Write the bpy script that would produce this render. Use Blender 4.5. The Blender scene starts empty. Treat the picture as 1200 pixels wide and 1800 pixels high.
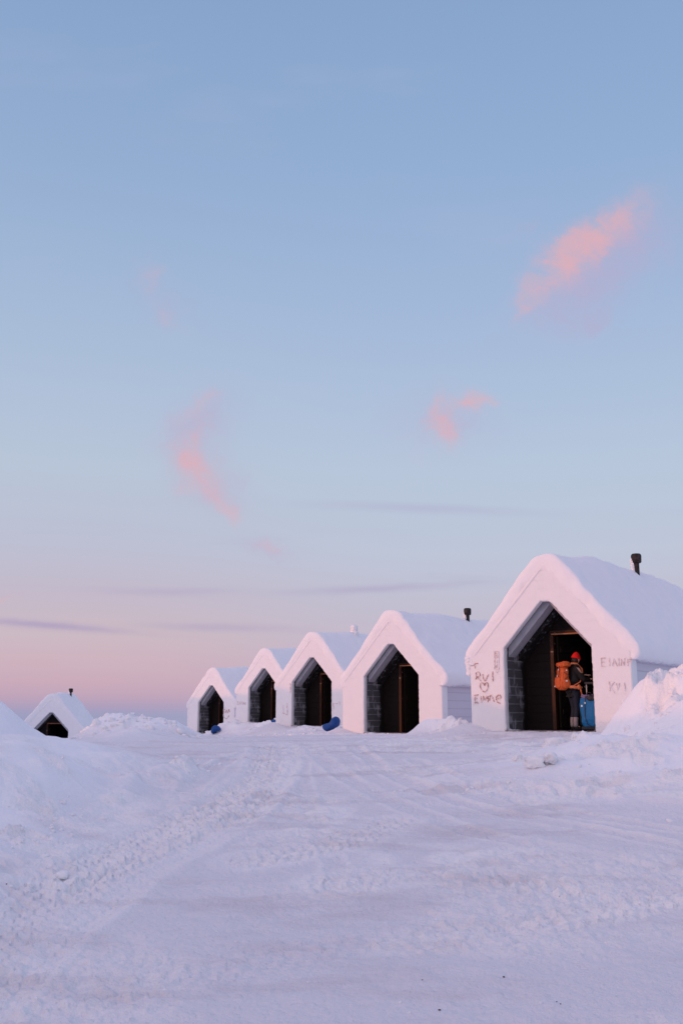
import bpy, bmesh, math, random
import numpy as np
from mathutils import Vector, Matrix, noise as mnoise
R = math.radians
rng = random.Random(7)
SC = bpy.context.scene
COL = SC.collection

# ------------------------------------------------------------------ camera
EYE = 1.5
PITCH = R(11.56)
F = 1750.0            # focal length in photo pixels (1200 x 1800)
cam_d = bpy.data.cameras.new("camera"); cam = bpy.data.objects.new("camera", cam_d); COL.objects.link(cam)
cam.location = (0, 0, EYE); cam.rotation_euler = (R(90) + PITCH, 0, 0)
cam_d.sensor_fit = 'VERTICAL'; cam_d.sensor_height = 36.0; cam_d.sensor_width = 24.0; cam_d.lens = 35.0
cam_d.clip_start = 0.05; cam_d.clip_end = 20000
SC.camera = cam
cp, sp = math.cos(PITCH), math.sin(PITCH)
def ray(px, row):
    """world direction (y normalised to 1) of a photo pixel"""
    x, u = px - 600.0, 900.0 - row
    y = cp * F - sp * u; z = sp * F + cp * u
    return x / y, z / y
def at(px, row, y):
    u, v = ray(px, row); return Vector((u * y, y, EYE + v * y))

# ------------------------------------------------------------------ light
SUN_DIR = Vector((0.88, 0.477, -math.tan(R(2.3)))).normalized()
sun_d = bpy.data.lights.new("sun", 'SUN'); sun = bpy.data.objects.new("sun", sun_d); COL.objects.link(sun)
sun.rotation_euler = SUN_DIR.to_track_quat('-Z', 'Y').to_euler()
sun_d.energy = 0.80; sun_d.angle = R(1.0); sun_d.color = (1.0, 0.33, 0.11)
SC.view_settings.view_transform = 'Standard'; SC.view_settings.look = 'None'
SC.view_settings.exposure = 0.0; SC.view_settings.gamma = 1.0

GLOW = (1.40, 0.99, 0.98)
class NT:
    """small helper to write node trees"""
    def __init__(s, tree): s.t = tree; s.n = tree.nodes; s.l = tree.links
    def new(s, typ, **kw):
        n = s.n.new(typ)
        for k, v in kw.items(): setattr(n, k, v)
        return n
    def put(s, sock, v):
        if isinstance(v, bpy.types.NodeSocket): s.l.new(v, sock)
        elif v is not None: sock.default_value = v
    def m(s, op, a, b=None, c=None, clamp=False):
        n = s.new('ShaderNodeMath', operation=op, use_clamp=clamp)
        s.put(n.inputs[0], a)
        if b is not None: s.put(n.inputs[1], b)
        if c is not None: s.put(n.inputs[2], c)
        return n.outputs[0]
    def v(s, op, a, b=None, out=0):
        n = s.new('ShaderNodeVectorMath', operation=op)
        s.put(n.inputs[0], a)
        if b is not None: s.put(n.inputs[1], b)
        return n.outputs['Value'] if op in ('DOT_PRODUCT', 'LENGTH') else n.outputs[0]
    def mix(s, f, a, b, blend='MIX'):
        n = s.new('ShaderNodeMix', data_type='RGBA', blend_type=blend)
        s.put(n.inputs[0], f); s.put(n.inputs[6], a); s.put(n.inputs[7], b)
        return n.outputs[2]
    def ramp(s, f, stops, interp='LINEAR'):
        n = s.new('ShaderNodeValToRGB'); cr = n.color_ramp; cr.interpolation = interp
        while len(cr.elements) < len(stops): cr.elements.new(0.5)
        for e, (p, c) in zip(cr.elements, stops): e.position = p; e.color = c
        s.put(n.inputs[0], f); return n.outputs[0]
    def sstep(s, f, lo, hi, a=0.0, b=1.0):
        n = s.new('ShaderNodeMapRange', interpolation_type='SMOOTHSTEP')
        s.put(n.inputs[0], f); n.inputs[1].default_value = lo; n.inputs[2].default_value = hi
        n.inputs[3].default_value = a; n.inputs[4].default_value = b
        return n.outputs[0]
    def noise(s, vec, scale, detail=4, rough=0.55, col=False):
        n = s.new('ShaderNodeTexNoise'); s.put(n.inputs['Vector'], vec)
        n.inputs['Scale'].default_value = scale; n.inputs['Detail'].default_value = detail
        n.inputs['Roughness'].default_value = rough
        return n.outputs['Color' if col else 'Fac']
    def comb(s, x, y, z=0.0):
        n = s.new('ShaderNodeCombineXYZ'); s.put(n.inputs[0], x); s.put(n.inputs[1], y); s.put(n.inputs[2], z); return n.outputs[0]

world = bpy.data.worlds.new("World"); SC.world = world; world.use_nodes = True
w = NT(world.node_tree); w.n.clear()
tc = w.new('ShaderNodeTexCoord'); sep = w.new('ShaderNodeSeparateXYZ'); w.l.new(tc.outputs['Generated'], sep.inputs[0])
X, Y, Z = sep.outputs
tz = w.m('SQRT', w.m('MAXIMUM', Z, 0.0))
def rgb(r, g, b):
    o = []
    for c in (r / 255.0, g / 255.0, b / 255.0):
        o.append(c / 12.92 if c <= 0.04045 else ((c + 0.055) / 1.055) ** 2.4)
    return (*o, 1.0)
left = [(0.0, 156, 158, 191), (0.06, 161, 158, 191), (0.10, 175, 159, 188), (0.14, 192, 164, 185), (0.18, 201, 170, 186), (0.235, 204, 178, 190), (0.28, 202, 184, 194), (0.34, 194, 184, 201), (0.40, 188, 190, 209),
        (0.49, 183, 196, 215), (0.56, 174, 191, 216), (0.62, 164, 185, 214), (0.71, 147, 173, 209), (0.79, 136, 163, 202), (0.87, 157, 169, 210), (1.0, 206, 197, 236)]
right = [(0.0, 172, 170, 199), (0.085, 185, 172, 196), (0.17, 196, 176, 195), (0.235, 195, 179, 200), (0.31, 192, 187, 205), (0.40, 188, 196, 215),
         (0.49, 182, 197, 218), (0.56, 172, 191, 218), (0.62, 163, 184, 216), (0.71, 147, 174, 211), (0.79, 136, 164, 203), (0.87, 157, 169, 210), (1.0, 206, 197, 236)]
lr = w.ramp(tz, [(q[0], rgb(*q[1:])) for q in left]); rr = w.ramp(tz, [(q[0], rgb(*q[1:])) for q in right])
side = w.sstep(X, -0.25, 0.12)
skyc = w.mix(side, lr, rr)
# cloud plane coordinates: where the direction meets a far upright plane in front
yy = w.m('MAXIMUM', Y, 0.05)
P0 = w.comb(w.m('DIVIDE', X, yy), w.m('DIVIDE', Z, yy))
front = w.sstep(Y, 0.1, 0.3)
# thin lavender streaks low down
st = w.noise(w.v('MULTIPLY', P0, (2.6, 21.0, 1.0)), 1.0, 5, 0.6)
stm = w.m('MULTIPLY', w.sstep(st, 0.54, 0.76), w.sstep(Z, 0.27, 0.10))
stm = w.m('MULTIPLY', stm, w.sstep(Z, 0.01, 0.05))
skyc = w.mix(w.m('MULTIPLY', stm, 0.38), skyc, rgb(169, 160, 196))
# soft wide tonal drift higher up
st2 = w.noise(w.v('MULTIPLY', P0, (2.0, 5.5, 1.0)), 1.0, 4, 0.6)
skyc = w.mix(w.m('MULTIPLY', w.sstep(st2, 0.5, 0.75), 0.16), skyc, rgb(194, 188, 214))
dist = w.v('SUBTRACT', w.noise(P0, 9.0, 6, 0.62, col=True), (0.5, 0.5, 0.5))
dist2 = w.v('SUBTRACT', w.noise(P0, 38.0, 6, 0.7, col=True), (0.5, 0.5, 0.5))
P1 = w.v('ADD', w.v('ADD', P0, w.v('MULTIPLY', dist, (0.070, 0.060, 0.0))), w.v('MULTIPLY', dist2, (0.036, 0.024, 0.0)))
def blobs(P, lst):
    tot = None
    for (px, row, a, b, ang, s) in lst:
        a, b = a * 1.32, b * 1.4
        u0, v0 = ray(px, row); k = math.hypot(1, v0) / F; ca, sa = math.cos(R(ang)), math.sin(R(ang))
        A = (ca / (a * k), sa / (a * k), 0); B = (-sa / (b * k), ca / (b * k), 0)
        e1 = w.m('SUBTRACT', w.v('DOT_PRODUCT', P, A), A[0] * u0 + A[1] * v0)
        e2 = w.m('SUBTRACT', w.v('DOT_PRODUCT', P, B), B[0] * u0 + B[1] * v0)
        r2 = w.m('MULTIPLY_ADD', e1, e1, w.m('MULTIPLY', e2, e2))
        g = w.m('MULTIPLY', w.m('POWER', 2.718, w.m('MULTIPLY', r2, -1.0)), s * 1.3)
        tot = g if tot is None else w.m('ADD', tot, g)
    return tot
pinkb = [(1095, 385, 58, 26, 35, 1.0), (1030, 425, 55, 24, 30, 1.0), (975, 470, 45, 22, 45, .95), (940, 515, 32, 15, 55, .8), (925, 553, 24, 6, 40, .5),
         (362, 705, 30, 16, 40, .75), (318, 735, 30, 10, 35, .35), (338, 806, 34, 24, 0, 1.1), (365, 845, 38, 24, -40, .85), (398, 895, 24, 14, -50, .75), (345, 765, 40, 14, 20, .4),
         (322, 855, 20, 7, 0, .5), (762, 698, 24, 9, 60, .75), (772, 738, 26, 24, 60, .95), (790, 765, 24, 16, -30, .75), (805, 697, 34, 11, 10, .85),
         (838, 690, 24, 12, 10, .95), (878, 695, 12, 6, -20, .5), (265, 485, 26, 11, -75, .50), (305, 550, 38, 10, -42, .42), (288, 464, 12, 6, 20, .4), (355, 770, 30, 10, 60, .35),
         (470, 965, 22, 9, -15, .62), (12, 1051, 24, 4, 0, .5)]
lavb = [(1110, 430, 90, 45, 25, .75), (1000, 520, 80, 40, 35, .7), (1030, 560, 30, 10, 45, .35), (350, 745, 70, 40, 40, .7), (370, 850, 60, 45, -30, .6),
        (780, 730, 75, 45, 0, .6), (290, 520, 60, 30, -50, .4), (470, 970, 45, 16, -15, .5), (925, 400, 25, 10, 35, .35)]
fb = w.m('ADD', w.m('MULTIPLY', w.noise(P1, 15.0, 6, 0.6), .6), w.m('MULTIPLY', w.noise(P1, 48.0, 6, 0.66), .4))
pk = w.m('MULTIPLY', w.m('MULTIPLY', blobs(P1, pinkb), w.m('MULTIPLY_ADD', fb, 3.6, -1.0)), front)
lv = w.m('MULTIPLY', w.m('MULTIPLY', blobs(P1, lavb), w.m('MULTIPLY_ADD', fb, 2.2, -0.2)), front)
skyc = w.mix(w.m('MULTIPLY', w.sstep(lv, 0.0, 1.3), 0.60), skyc, rgb(185, 170, 203))
skyc = w.mix(w.m('MULTIPLY', w.sstep(pk, 0.0, 2.4), 0.84), skyc, rgb(224, 174, 182))
# low flat grey-violet bars
bars = [(80, 1098, 105, 4.5, -5, .9), (660, 1036, 110, 5, 3, .55), (300, 1040, 90, 5, 0, .35), (385, 1103, 90, 5, -2, .5), (740, 893, 130, 6, -2, .35), (120, 1178, 90, 3, 0, -.0)]
P2 = w.v('ADD', P0, w.v('MULTIPLY', dist, (0.05, 0.012, 0.0)))
skyc = w.mix(w.m('MULTIPLY', w.m('MULTIPLY', blobs(P2, bars[:5]), front), 0.55, clamp=True), skyc, rgb(165, 150, 191))
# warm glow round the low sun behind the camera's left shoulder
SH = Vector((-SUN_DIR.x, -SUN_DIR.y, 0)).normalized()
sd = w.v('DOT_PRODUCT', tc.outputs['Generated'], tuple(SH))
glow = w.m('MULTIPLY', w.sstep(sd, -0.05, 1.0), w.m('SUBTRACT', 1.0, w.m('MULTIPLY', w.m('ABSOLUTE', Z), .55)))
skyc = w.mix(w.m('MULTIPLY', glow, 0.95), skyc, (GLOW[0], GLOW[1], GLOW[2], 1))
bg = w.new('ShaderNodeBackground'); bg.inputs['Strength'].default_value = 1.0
nish = w.new('ShaderNodeTexSky', sky_type='NISHITA', sun_disc=False); nish.sun_elevation = R(2.3)
nish.sun_rotation = math.atan2(-SUN_DIR.x, -SUN_DIR.y) % (2 * math.pi)
bg2 = w.new('ShaderNodeBackground'); bg2.inputs['Strength'].default_value = 0.006
w.l.new(nish.outputs[0], bg2.inputs['Color'])
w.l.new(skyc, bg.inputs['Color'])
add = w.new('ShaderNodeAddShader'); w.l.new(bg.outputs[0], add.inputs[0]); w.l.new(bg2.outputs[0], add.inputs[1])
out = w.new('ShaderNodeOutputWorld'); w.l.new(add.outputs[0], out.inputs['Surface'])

# ------------------------------------------------------------------ materials
def material(name, base=(.5, .5, .5), rough=0.8, spec=0.3, bump=None, **kw):
    m = bpy.data.materials.new(name); m.use_nodes = True
    t = NT(m.node_tree); b = t.n['Principled BSDF']
    b.inputs['Base Color'].default_value = (*base, 1) if len(base) == 3 else base
    b.inputs['Roughness'].default_value = rough; b.inputs['Specular IOR Level'].default_value = spec
    for k, v in kw.items(): b.inputs[k].default_value = v
    oc = t.new('ShaderNodeTexCoord').outputs['Object']
    return m, t, b, oc
def set_bump(t, b, h, strength, dist):
    n = t.new('ShaderNodeBump'); n.inputs['Strength'].default_value = strength; n.inputs['Distance'].default_value = dist
    t.put(n.inputs['Height'], h); t.l.new(n.outputs[0], b.inputs['Normal'])

# ground snow: clean on the banks, slightly greyer and stained on the driven surface ("pack" attribute)
M_ground, t, b, oc = material('packed_snow', rough=0.75, spec=0.2)
at_ = t.new('ShaderNodeAttribute', attribute_name='pack'); pack = at_.outputs['Fac']
stain = t.noise(t.v('MULTIPLY', oc, (0.45, 1.3, 1.0)), 1.3, 6, 0.6)
fine = t.noise(oc, 9.0, 5, 0.65)
loose = t.new('ShaderNodeAttribute', attribute_name='loose').outputs['Fac']
c = t.mix(pack, (.90, .905, .94, 1), (.81, .80, .845, 1))
c = t.mix(t.m('MULTIPLY', loose, .9), c, (.95, .94, .95, 1))
c = t.mix(t.m('MULTIPLY', t.m('MULTIPLY', t.sstep(stain, .48, .70), pack), .50), c, (.60, .53, .56, 1))
c = t.mix(t.m('MULTIPLY', t.sstep(fine, .60, .80), .35), c, (.93, .92, .93, 1))
c = t.mix(t.m('MULTIPLY', t.sstep(t.noise(oc, 30.0, 3, .6), .50, .72), .10), c, (.60, .58, .66, 1))
c = t.mix(t.m('MULTIPLY', t.m('MULTIPLY', t.sstep(t.noise(oc, 2.2, 6, .7), .66, .80), pack), .30), c, (.50, .36, .31, 1))
t.put(b.inputs['Base Color'], c)
h = t.m('MULTIPLY_ADD', t.noise(oc, 45.0, 4, 0.6), 0.5, t.noise(oc, 12.0, 4, 0.6))
set_bump(t, b, t.m('MULTIPLY', h, t.m('MULTIPLY_ADD', t.m('MAXIMUM', pack, loose), .75, .25)), 0.9, 0.035)

M_snow, t, b, oc = material('fresh_snow', rough=0.7, spec=0.2)
t.put(b.inputs['Base Color'], t.mix(t.noise(oc, 5.0, 4), (.87, .87, .90, 1), (.92, .91, .92, 1)))
set_bump(t, b, t.m('MULTIPLY_ADD', t.noise(oc, 60.0, 3, .6), .4, t.noise(oc, 14.0, 5, .6)), 0.45, 0.03)

# rime-covered board front
M_front, t, b, oc = material('frosted_front', rough=0.75, spec=0.2)
sx = t.new('ShaderNodeSeparateXYZ'); t.l.new(oc, sx.inputs[0])
pl = t.m('FRACT', t.m('MULTIPLY', t.m('ADD', sx.outputs[2], t.m('MULTIPLY', t.noise(oc, 1.3, 3), 0.02)), 5.2))
line = t.sstep(t.m('ABSOLUTE', t.m('SUBTRACT', pl, .5)), .485, .5)
lm = t.m('MULTIPLY', line, t.sstep(t.noise(t.v('MULTIPLY', oc, (.9, 1, 1)), 1.1, 4, .7), .46, .62))
c = t.mix(t.noise(oc, 3.0, 5, .6), (.88, .87, .89, 1), (.93, .92, .93, 1))
c = t.mix(t.m('MULTIPLY', lm, .16), c, (.62, .50, .50, 1))
c = t.mix(t.m('MULTIPLY', t.sstep(t.noise(oc, 24.0, 5, .7), .5, .75), .14), c, (.70, .67, .71, 1))
t.put(b.inputs['Base Color'], c)
set_bump(t, b, t.m('ADD', t.m('MULTIPLY', t.noise(oc, 55.0, 4, .65), .8), t.m('MULTIPLY', lm, -.25)), 0.8, 0.025)

def plank_mat(name, col_a, col_b, frost_amt, pitch=5.2, line_col=(.01, .01, .01, 1), frost_col=(.62, .62, .68, 1), front_only=False, rough=.7, line_frost=0.0):
    m, t, b, oc = material(name, rough=rough, spec=0.25)
    sx = t.new('ShaderNodeSeparateXYZ'); t.l.new(oc, sx.inputs[0])
    ph = t.m('MULTIPLY', sx.outputs[2], pitch)
    pl = t.m('FRACT', ph)
    line = t.sstep(t.m('ABSOLUTE', t.m('SUBTRACT', pl, .5)), .465, .495)
    board = t.noise(t.comb(t.m('FLOOR', t.m('ADD', ph, .5)), 0.0, 3.0), 3.7, 0)
    grain = t.noise(t.v('MULTIPLY', oc, (1.5, 1.5, 30.0)), 2.0, 4)
    c = t.mix(t.m('MULTIPLY_ADD', board, .8, t.m('MULTIPLY', grain, .3)), col_a, col_b)
    fr = t.noise(t.v('MULTIPLY', oc, (1, 1.7, .8)), 1.7, 7, .62)
    fm = t.sstep(fr, .62 - .25 * frost_amt, .68 - .20 * frost_amt)
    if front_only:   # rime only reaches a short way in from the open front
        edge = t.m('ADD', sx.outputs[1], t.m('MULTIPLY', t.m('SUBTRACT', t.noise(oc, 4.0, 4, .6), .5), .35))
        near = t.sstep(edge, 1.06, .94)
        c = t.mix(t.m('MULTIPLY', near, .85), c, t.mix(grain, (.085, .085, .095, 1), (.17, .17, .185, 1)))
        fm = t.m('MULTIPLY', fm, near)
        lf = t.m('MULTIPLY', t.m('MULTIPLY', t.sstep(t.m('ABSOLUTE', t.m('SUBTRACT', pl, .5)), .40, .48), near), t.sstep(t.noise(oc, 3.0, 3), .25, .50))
    else: lf = None
    c = t.mix(line, c, line_col)
    c = t.mix(t.m('MULTIPLY', fm, .5 if front_only else .7), c, frost_col)
    if lf is not None: c = t.mix(t.m('MULTIPLY', lf, .42), c, frost_col)
    t.put(b.inputs['Base Color'], c)
    set_bump(t, b, t.m('ADD', t.m('MULTIPLY', line, -1.0), t.m('MULTIPLY', t.noise(oc, 40.0, 4), .3)), .5, .012)
    return m
M_side = plank_mat('frosted_side_boards', (.60, .58, .66, 1), (.68, .66, .72, 1), -1.0, 4.0, line_col=(.44, .42, .50, 1), frost_col=(.78, .78, .82, 1))
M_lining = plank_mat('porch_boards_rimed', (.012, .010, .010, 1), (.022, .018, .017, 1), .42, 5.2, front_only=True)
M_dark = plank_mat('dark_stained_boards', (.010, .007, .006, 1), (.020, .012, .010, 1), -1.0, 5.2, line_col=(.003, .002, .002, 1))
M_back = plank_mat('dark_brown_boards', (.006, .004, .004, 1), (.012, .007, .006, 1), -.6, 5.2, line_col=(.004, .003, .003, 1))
M_beam, t, b, oc = material('dark_beam', rough=.7, spec=.25)
fr = t.sstep(t.noise(oc, 9.0, 6, .7), .56, .64)
t.put(b.inputs['Base Color'], t.mix(t.m('MULTIPLY', fr, .85), (.020, .018, .019, 1), (.30, .30, .33, 1)))
M_grey, t, b, oc = material('grey_board', rough=.7, spec=.25)
t.put(b.inputs['Base Color'], t.mix(t.noise(t.v('MULTIPLY', oc, (2, 8, 2)), 2.0, 5), (.34, .34, .38, 1), (.58, .58, .64, 1)))
M_frame, t, b, oc = material('door_frame_wood', rough=.55, spec=.3)
fr = t.sstep(t.noise(oc, 7.0, 6, .7), .60, .66)
t.put(b.inputs['Base Color'], t.mix(t.m('MULTIPLY', fr, .8), t.mix(t.noise(t.v('MULTIPLY', oc, (20, 20, 1)), 2, 4), (.022, .008, .004, 1), (.085, .03, .014, 1)), (.62, .50, .46, 1)))
M_lintel, *_ = material('sunlit_lintel_edge', (.55, .22, .10), .5, .3)  # orange lighter than the frame, sunlight on the edge put into the colour
M_floor, t, b, oc = material('porch_floor_boards', rough=.7, spec=.25)
t.put(b.inputs['Base Color'], t.mix(t.sstep(t.noise(oc, 5.0, 6, .65), .40, .62), (.10, .075, .065, 1), (.55, .50, .50, 1)))
M_metal, t, b, oc = material('black_flue', (.014, .012, .013), .55, .3)
t.put(b.inputs['Base Color'], t.mix(t.sstep(t.noise(oc, 9.0, 5), .5, .7), (.012, .010, .011, 1), (.05, .03, .025, 1)))
M_scratch, t, b, oc = material('scratched_bare_wood', rough=.8, spec=.1)
t.put(b.inputs['Base Color'], t.mix(t.sstep(t.noise(oc, 22.0, 4), .42, .60), (.46, .28, .25, 1), (.80, .70, .70, 1)))
M_scratch2, t, b, oc = material('faint_scratched_rime', rough=.8, spec=.1)
t.put(b.inputs['Base Color'], t.mix(t.sstep(t.noise(oc, 12.0, 4), .38, .62), (.66, .54, .54, 1), (.86, .82, .84, 1)))

def cloth(name, a, b_, scale=25, rough=.75, sheen=0.0, bump=.3):
    m, t, b, oc = material(name, rough=rough, spec=.3)
    t.put(b.inputs['Base Color'], t.mix(t.noise(oc, scale * .3, 5, .6), (*a, 1), (*b_, 1)))
    set_bump(t, b, t.noise(oc, scale, 4, .6), bump, .01)
    return m
M_blue_sack = cloth('blue_sack_fabric', (.006, .045, .19), (.012, .085, .32), 14, .6)
M_pack = cloth('orange_pack_fabric', (.46, .075, .014), (.64, .125, .028), 40, .6)
M_packdark = cloth('dark_webbing', (.02, .018, .02), (.05, .04, .045), 60)
M_strap = cloth('orange_webbing', (.55, .14, .05), (.75, .24, .10), 60)
M_case = cloth('blue_case_fabric', (.0, .085, .23), (.004, .16, .37), 30, .55)
M_casetop = cloth('faded_violet_fabric', (.13, .10, .20), (.22, .17, .30), 30)
M_black = cloth('black_plastic', (.012, .012, .014), (.022, .02, .022), 40, .45)
M_jacket = cloth('black_jacket', (.006, .0055, .0065), (.014, .013, .014), 30)
M_jeans = cloth('dark_jeans', (.006, .009, .018), (.015, .020, .036), 60)
M_sock = cloth('grey_socks', (.20, .17, .17), (.32, .28, .28), 60)
M_boot = cloth('dark_boots', (.015, .013, .012), (.035, .03, .028), 30, .5)
M_beanie = cloth('red_knit', (.60, .005, .005), (.75, .012, .01), 50, .85)
M_hair = cloth('dark_hair', (.018, .010, .007), (.04, .022, .015), 80, .6)
M_skin, t, b, oc = material('skin', (.74, .45, .32), .55, .3)
M_eye, *_ = material('eye', (.03, .02, .02), .2, .5)
M_lip, *_ = material('lip', (.45, .17, .15), .5, .3)
M_alu, *_ = material('brushed_metal', (.62, .55, .50), .4, .5, Metallic=.2)
M_label, *_ = material('pale_tag', (.7, .68, .66), .5, .3)
M_twig, *_ = material('dirt', (.09, .04, .03), .9, .1)

# ------------------------------------------------------------------ object helpers
def mesh_obj(name, verts, faces, mat, parent=None, smooth=True, mats=None, fmat=None, loc=None):
    me = bpy.data.meshes.new(name)
    me.from_pydata([tuple(v) for v in verts], [], [tuple(f) for f in faces]); me.update()
    for mm in (mats or [mat]): me.materials.append(mm)
    if fmat is not None: me.polygons.foreach_set('material_index', fmat)
    if smooth: me.polygons.foreach_set('use_smooth', [True] * len(me.polygons))
    o = bpy.data.objects.new(name, me); COL.objects.link(o)
    if parent: o.parent = parent
    if loc is not None: o.location = loc
    return o
def bm_obj(name, bm, mat, parent=None, smooth=False, mats=None, loc=None, recalc=True):
    if recalc: bmesh.ops.recalc_face_normals(bm, faces=bm.faces)
    me = bpy.data.meshes.new(name); bm.to_mesh(me); bm.free()
    for mm in (mats or [mat]): me.materials.append(mm)
    if smooth: me.polygons.foreach_set('use_smooth', [True] * len(me.polygons))
    o = bpy.data.objects.new(name, me); COL.objects.link(o)
    if parent: o.parent = parent
    if loc is not None: o.location = loc
    return o
def empty(name, loc, rz, label, cat, group=None):
    o = bpy.data.objects.new(name, None); COL.objects.link(o); o.empty_display_size = .2
    o.location = loc; o.rotation_euler = (0, 0, rz); o['label'] = label; o['category'] = cat
    if group: o['group'] = group
    return o
def box(bm, x0, x1, y0, y1, z0, z1, mi=0, bev=0.0):
    vs = [bm.verts.new((x, y, z)) for z in (z0, z1) for y in (y0, y1) for x in (x0, x1)]
    fs = [bm.faces.new([vs[i] for i in q]) for q in ((0, 2, 3, 1), (4, 5, 7, 6), (0, 1, 5, 4), (2, 6, 7, 3), (0, 4, 6, 2), (1, 3, 7, 5))]
    for f in fs: f.material_index = mi
    if bev > 0:
        es = list({e for f in fs for e in f.edges})
        bmesh.ops.bevel(bm, geom=es, offset=bev, segments=2, affect='EDGES', profile=.5)
    return vs
def prism(bm, pts, y0, y1):
    """closed (x,z) outline extruded along y"""
    a = [bm.verts.new((x, y0, z)) for x, z in pts]; b = [bm.verts.new((x, y1, z)) for x, z in pts]
    bm.faces.new(a); bm.faces.new(b[::-1]); n = len(pts)
    for i in range(n): bm.faces.new((a[i], b[i], b[(i+1) % n], a[(i+1) % n]))
def tube(bm, pts, rad, seg=8, cap=True, mi=0):
    """tube along points; rad = number or list"""
    pts = [Vector(p) for p in pts]; n = len(pts)
    if not hasattr(rad, '__len__'): rad = [rad] * n
    rings = []; up = Vector((0, 0, 1))
    t0 = (pts[1] - pts[0]).normalized()
    if abs(t0.dot(up)) > .9: up = Vector((0, 1, 0))
    nx = t0.cross(up).normalized()
    for i, p in enumerate(pts):
        t_ = (pts[min(i+1, n-1)] - pts[max(i-1, 0)]).normalized()
        nx = (nx - t_ * nx.dot(t_)).normalized(); ny = t_.cross(nx)
        rings.append([bm.verts.new(p + (nx * math.cos(a) + ny * math.sin(a)) * rad[i]) for a in [k * 2 * math.pi / seg for k in range(seg)]])
    for r0, r1 in zip(rings, rings[1:]):
        for k in range(seg):
            f = bm.faces.new((r0[k], r0[(k+1) % seg], r1[(k+1) % seg], r1[k])); f.material_index = mi
    if cap:
        bm.faces.new(rings[0][::-1]).material_index = mi; bm.faces.new(rings[-1]).material_index = mi
def blob(bm, c, s, sub=2, namp=.15, nsc=2.0, seed=0, mi=0, rot=None, power=None):
    """noisy ellipsoid"""
    r = bmesh.ops.create_icosphere(bm, subdivisions=sub, radius=1.0); off = Vector((seed * 3.1, seed * 1.7, seed * .9))
    for v in r['verts']:
        p = v.co.normalized()
        if power:
            q = Vector([math.copysign(abs(q_) ** power, q_) for q_ in p]); p = q
        k = 1 + namp * mnoise.noise(p * nsc + off)
        p = Vector((p.x * s[0] * k, p.y * s[1] * k, p.z * s[2] * k))
        if rot is not None: p = rot @ p
        v.co = p + Vector(c)
    for v in r['verts']:
        for f in v.link_faces: f.material_index = mi

# ------------------------------------------------------------------ terrain
def _grad(ix, iy, seed):
    h = (ix.astype(np.int64) * 374761393 + iy.astype(np.int64) * 668265263 + seed * 974634777) & 0xffffffff
    h = ((h ^ (h >> 13)) * 1274126177) & 0xffffffff
    h = (h ^ (h >> 16)) & 1023
    return h * (2 * math.pi / 1024)
def pn(x, y, seed=0):
    ix = np.floor(x); iy = np.floor(y); fx = x - ix; fy = y - iy
    u = fx * fx * fx * (fx * (fx * 6 - 15) + 10); v = fy * fy * fy * (fy * (fy * 6 - 15) + 10)
    def d(ox, oy):
        a = _grad(ix + ox, iy + oy, seed); return np.cos(a) * (fx - ox) + np.sin(a) * (fy - oy)
    a = d(0, 0) * (1 - u) + d(1, 0) * u; b_ = d(0, 1) * (1 - u) + d(1, 1) * u
    return (a * (1 - v) + b_ * v) * 1.5
def fbm(x, y, wl, octv, seed=0, gain=.5):
    s = np.zeros_like(x); a = 1.0; f_ = 1.0 / wl
    for i in range(octv):
        s += a * pn(x * f_ + 17.3 * i, y * f_ - 9.1 * i, seed + i); a *= gain; f_ *= 2.03
    return s
def worley(x, y, cell, seed=0):
    """rounded cobbles: height 0..1 from jittered cells of varied size"""
    gx_, gy_ = x / cell, y / cell; ix, iy = np.floor(gx_), np.floor(gy_); out_ = np.zeros_like(x)
    for ox in (-1, 0, 1):
        for oy in (-1, 0, 1):
            a = _grad(ix + ox, iy + oy, seed) / (2 * math.pi); b_ = _grad(ix + ox, iy + oy, seed + 5) / (2 * math.pi); c_ = _grad(ix + ox, iy + oy, seed + 9) / (2 * math.pi)
            r_ = .25 + .55 * c_ * c_
            d = np.hypot(gx_ - ix - ox - a, gy_ - iy - oy - b_) / r_
            out_ = np.maximum(out_, r_ * np.sqrt(np.maximum(0, 1 - d * d)))
    return out_
def ss(a, b_, x):
    t_ = np.clip((x - a) / (b_ - a), 0, 1); return t_ * t_ * (3 - 2 * t_)

YB = [-60, -20, 0, 5, 7, 10, 12, 15, 18, 20, 25, 32, 36, 42, 54, 62, 75, 120, 300, 900, 6000]
ZB = [-2.5, -.8, -.12, .08, .20, .44, .60, .80, .95, 1.0, .99, .93, .92, .90, .70, .25, -1.2, -9, -24, -60, -110]
YL = [-60, 20, 25, 32, 40, 50, 60, 75, 120, 300, 900, 6000]
ZL = [-2.5, 1.0, .86, .55, .10, -.5, -1.15, -2.5, -9, -24, -60, -110]
def base(x, y):
    zr = np.interp(y, YB, ZB); zl = np.interp(y, YL, ZL)
    lf = ss(-.20, -.27, x / np.maximum(y, 1.0)) * ss(19, 23, y)
    # the driveway that runs on past the left of the row to the last hut
    mid = ss(-.02, -.10, x / np.maximum(y, 1.0)) * ss(22, 30, y) * (y < 75)
    zm = np.interp(y, [20, 25, 32, 40, 50, 60, 75], [1.0, .98, .86, .70, .50, .34, -1.2])
    z = zr * (1 - mid) + np.minimum(zr, zm) * mid
    return z * (1 - lf) + np.minimum(z, zl) * lf
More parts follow.
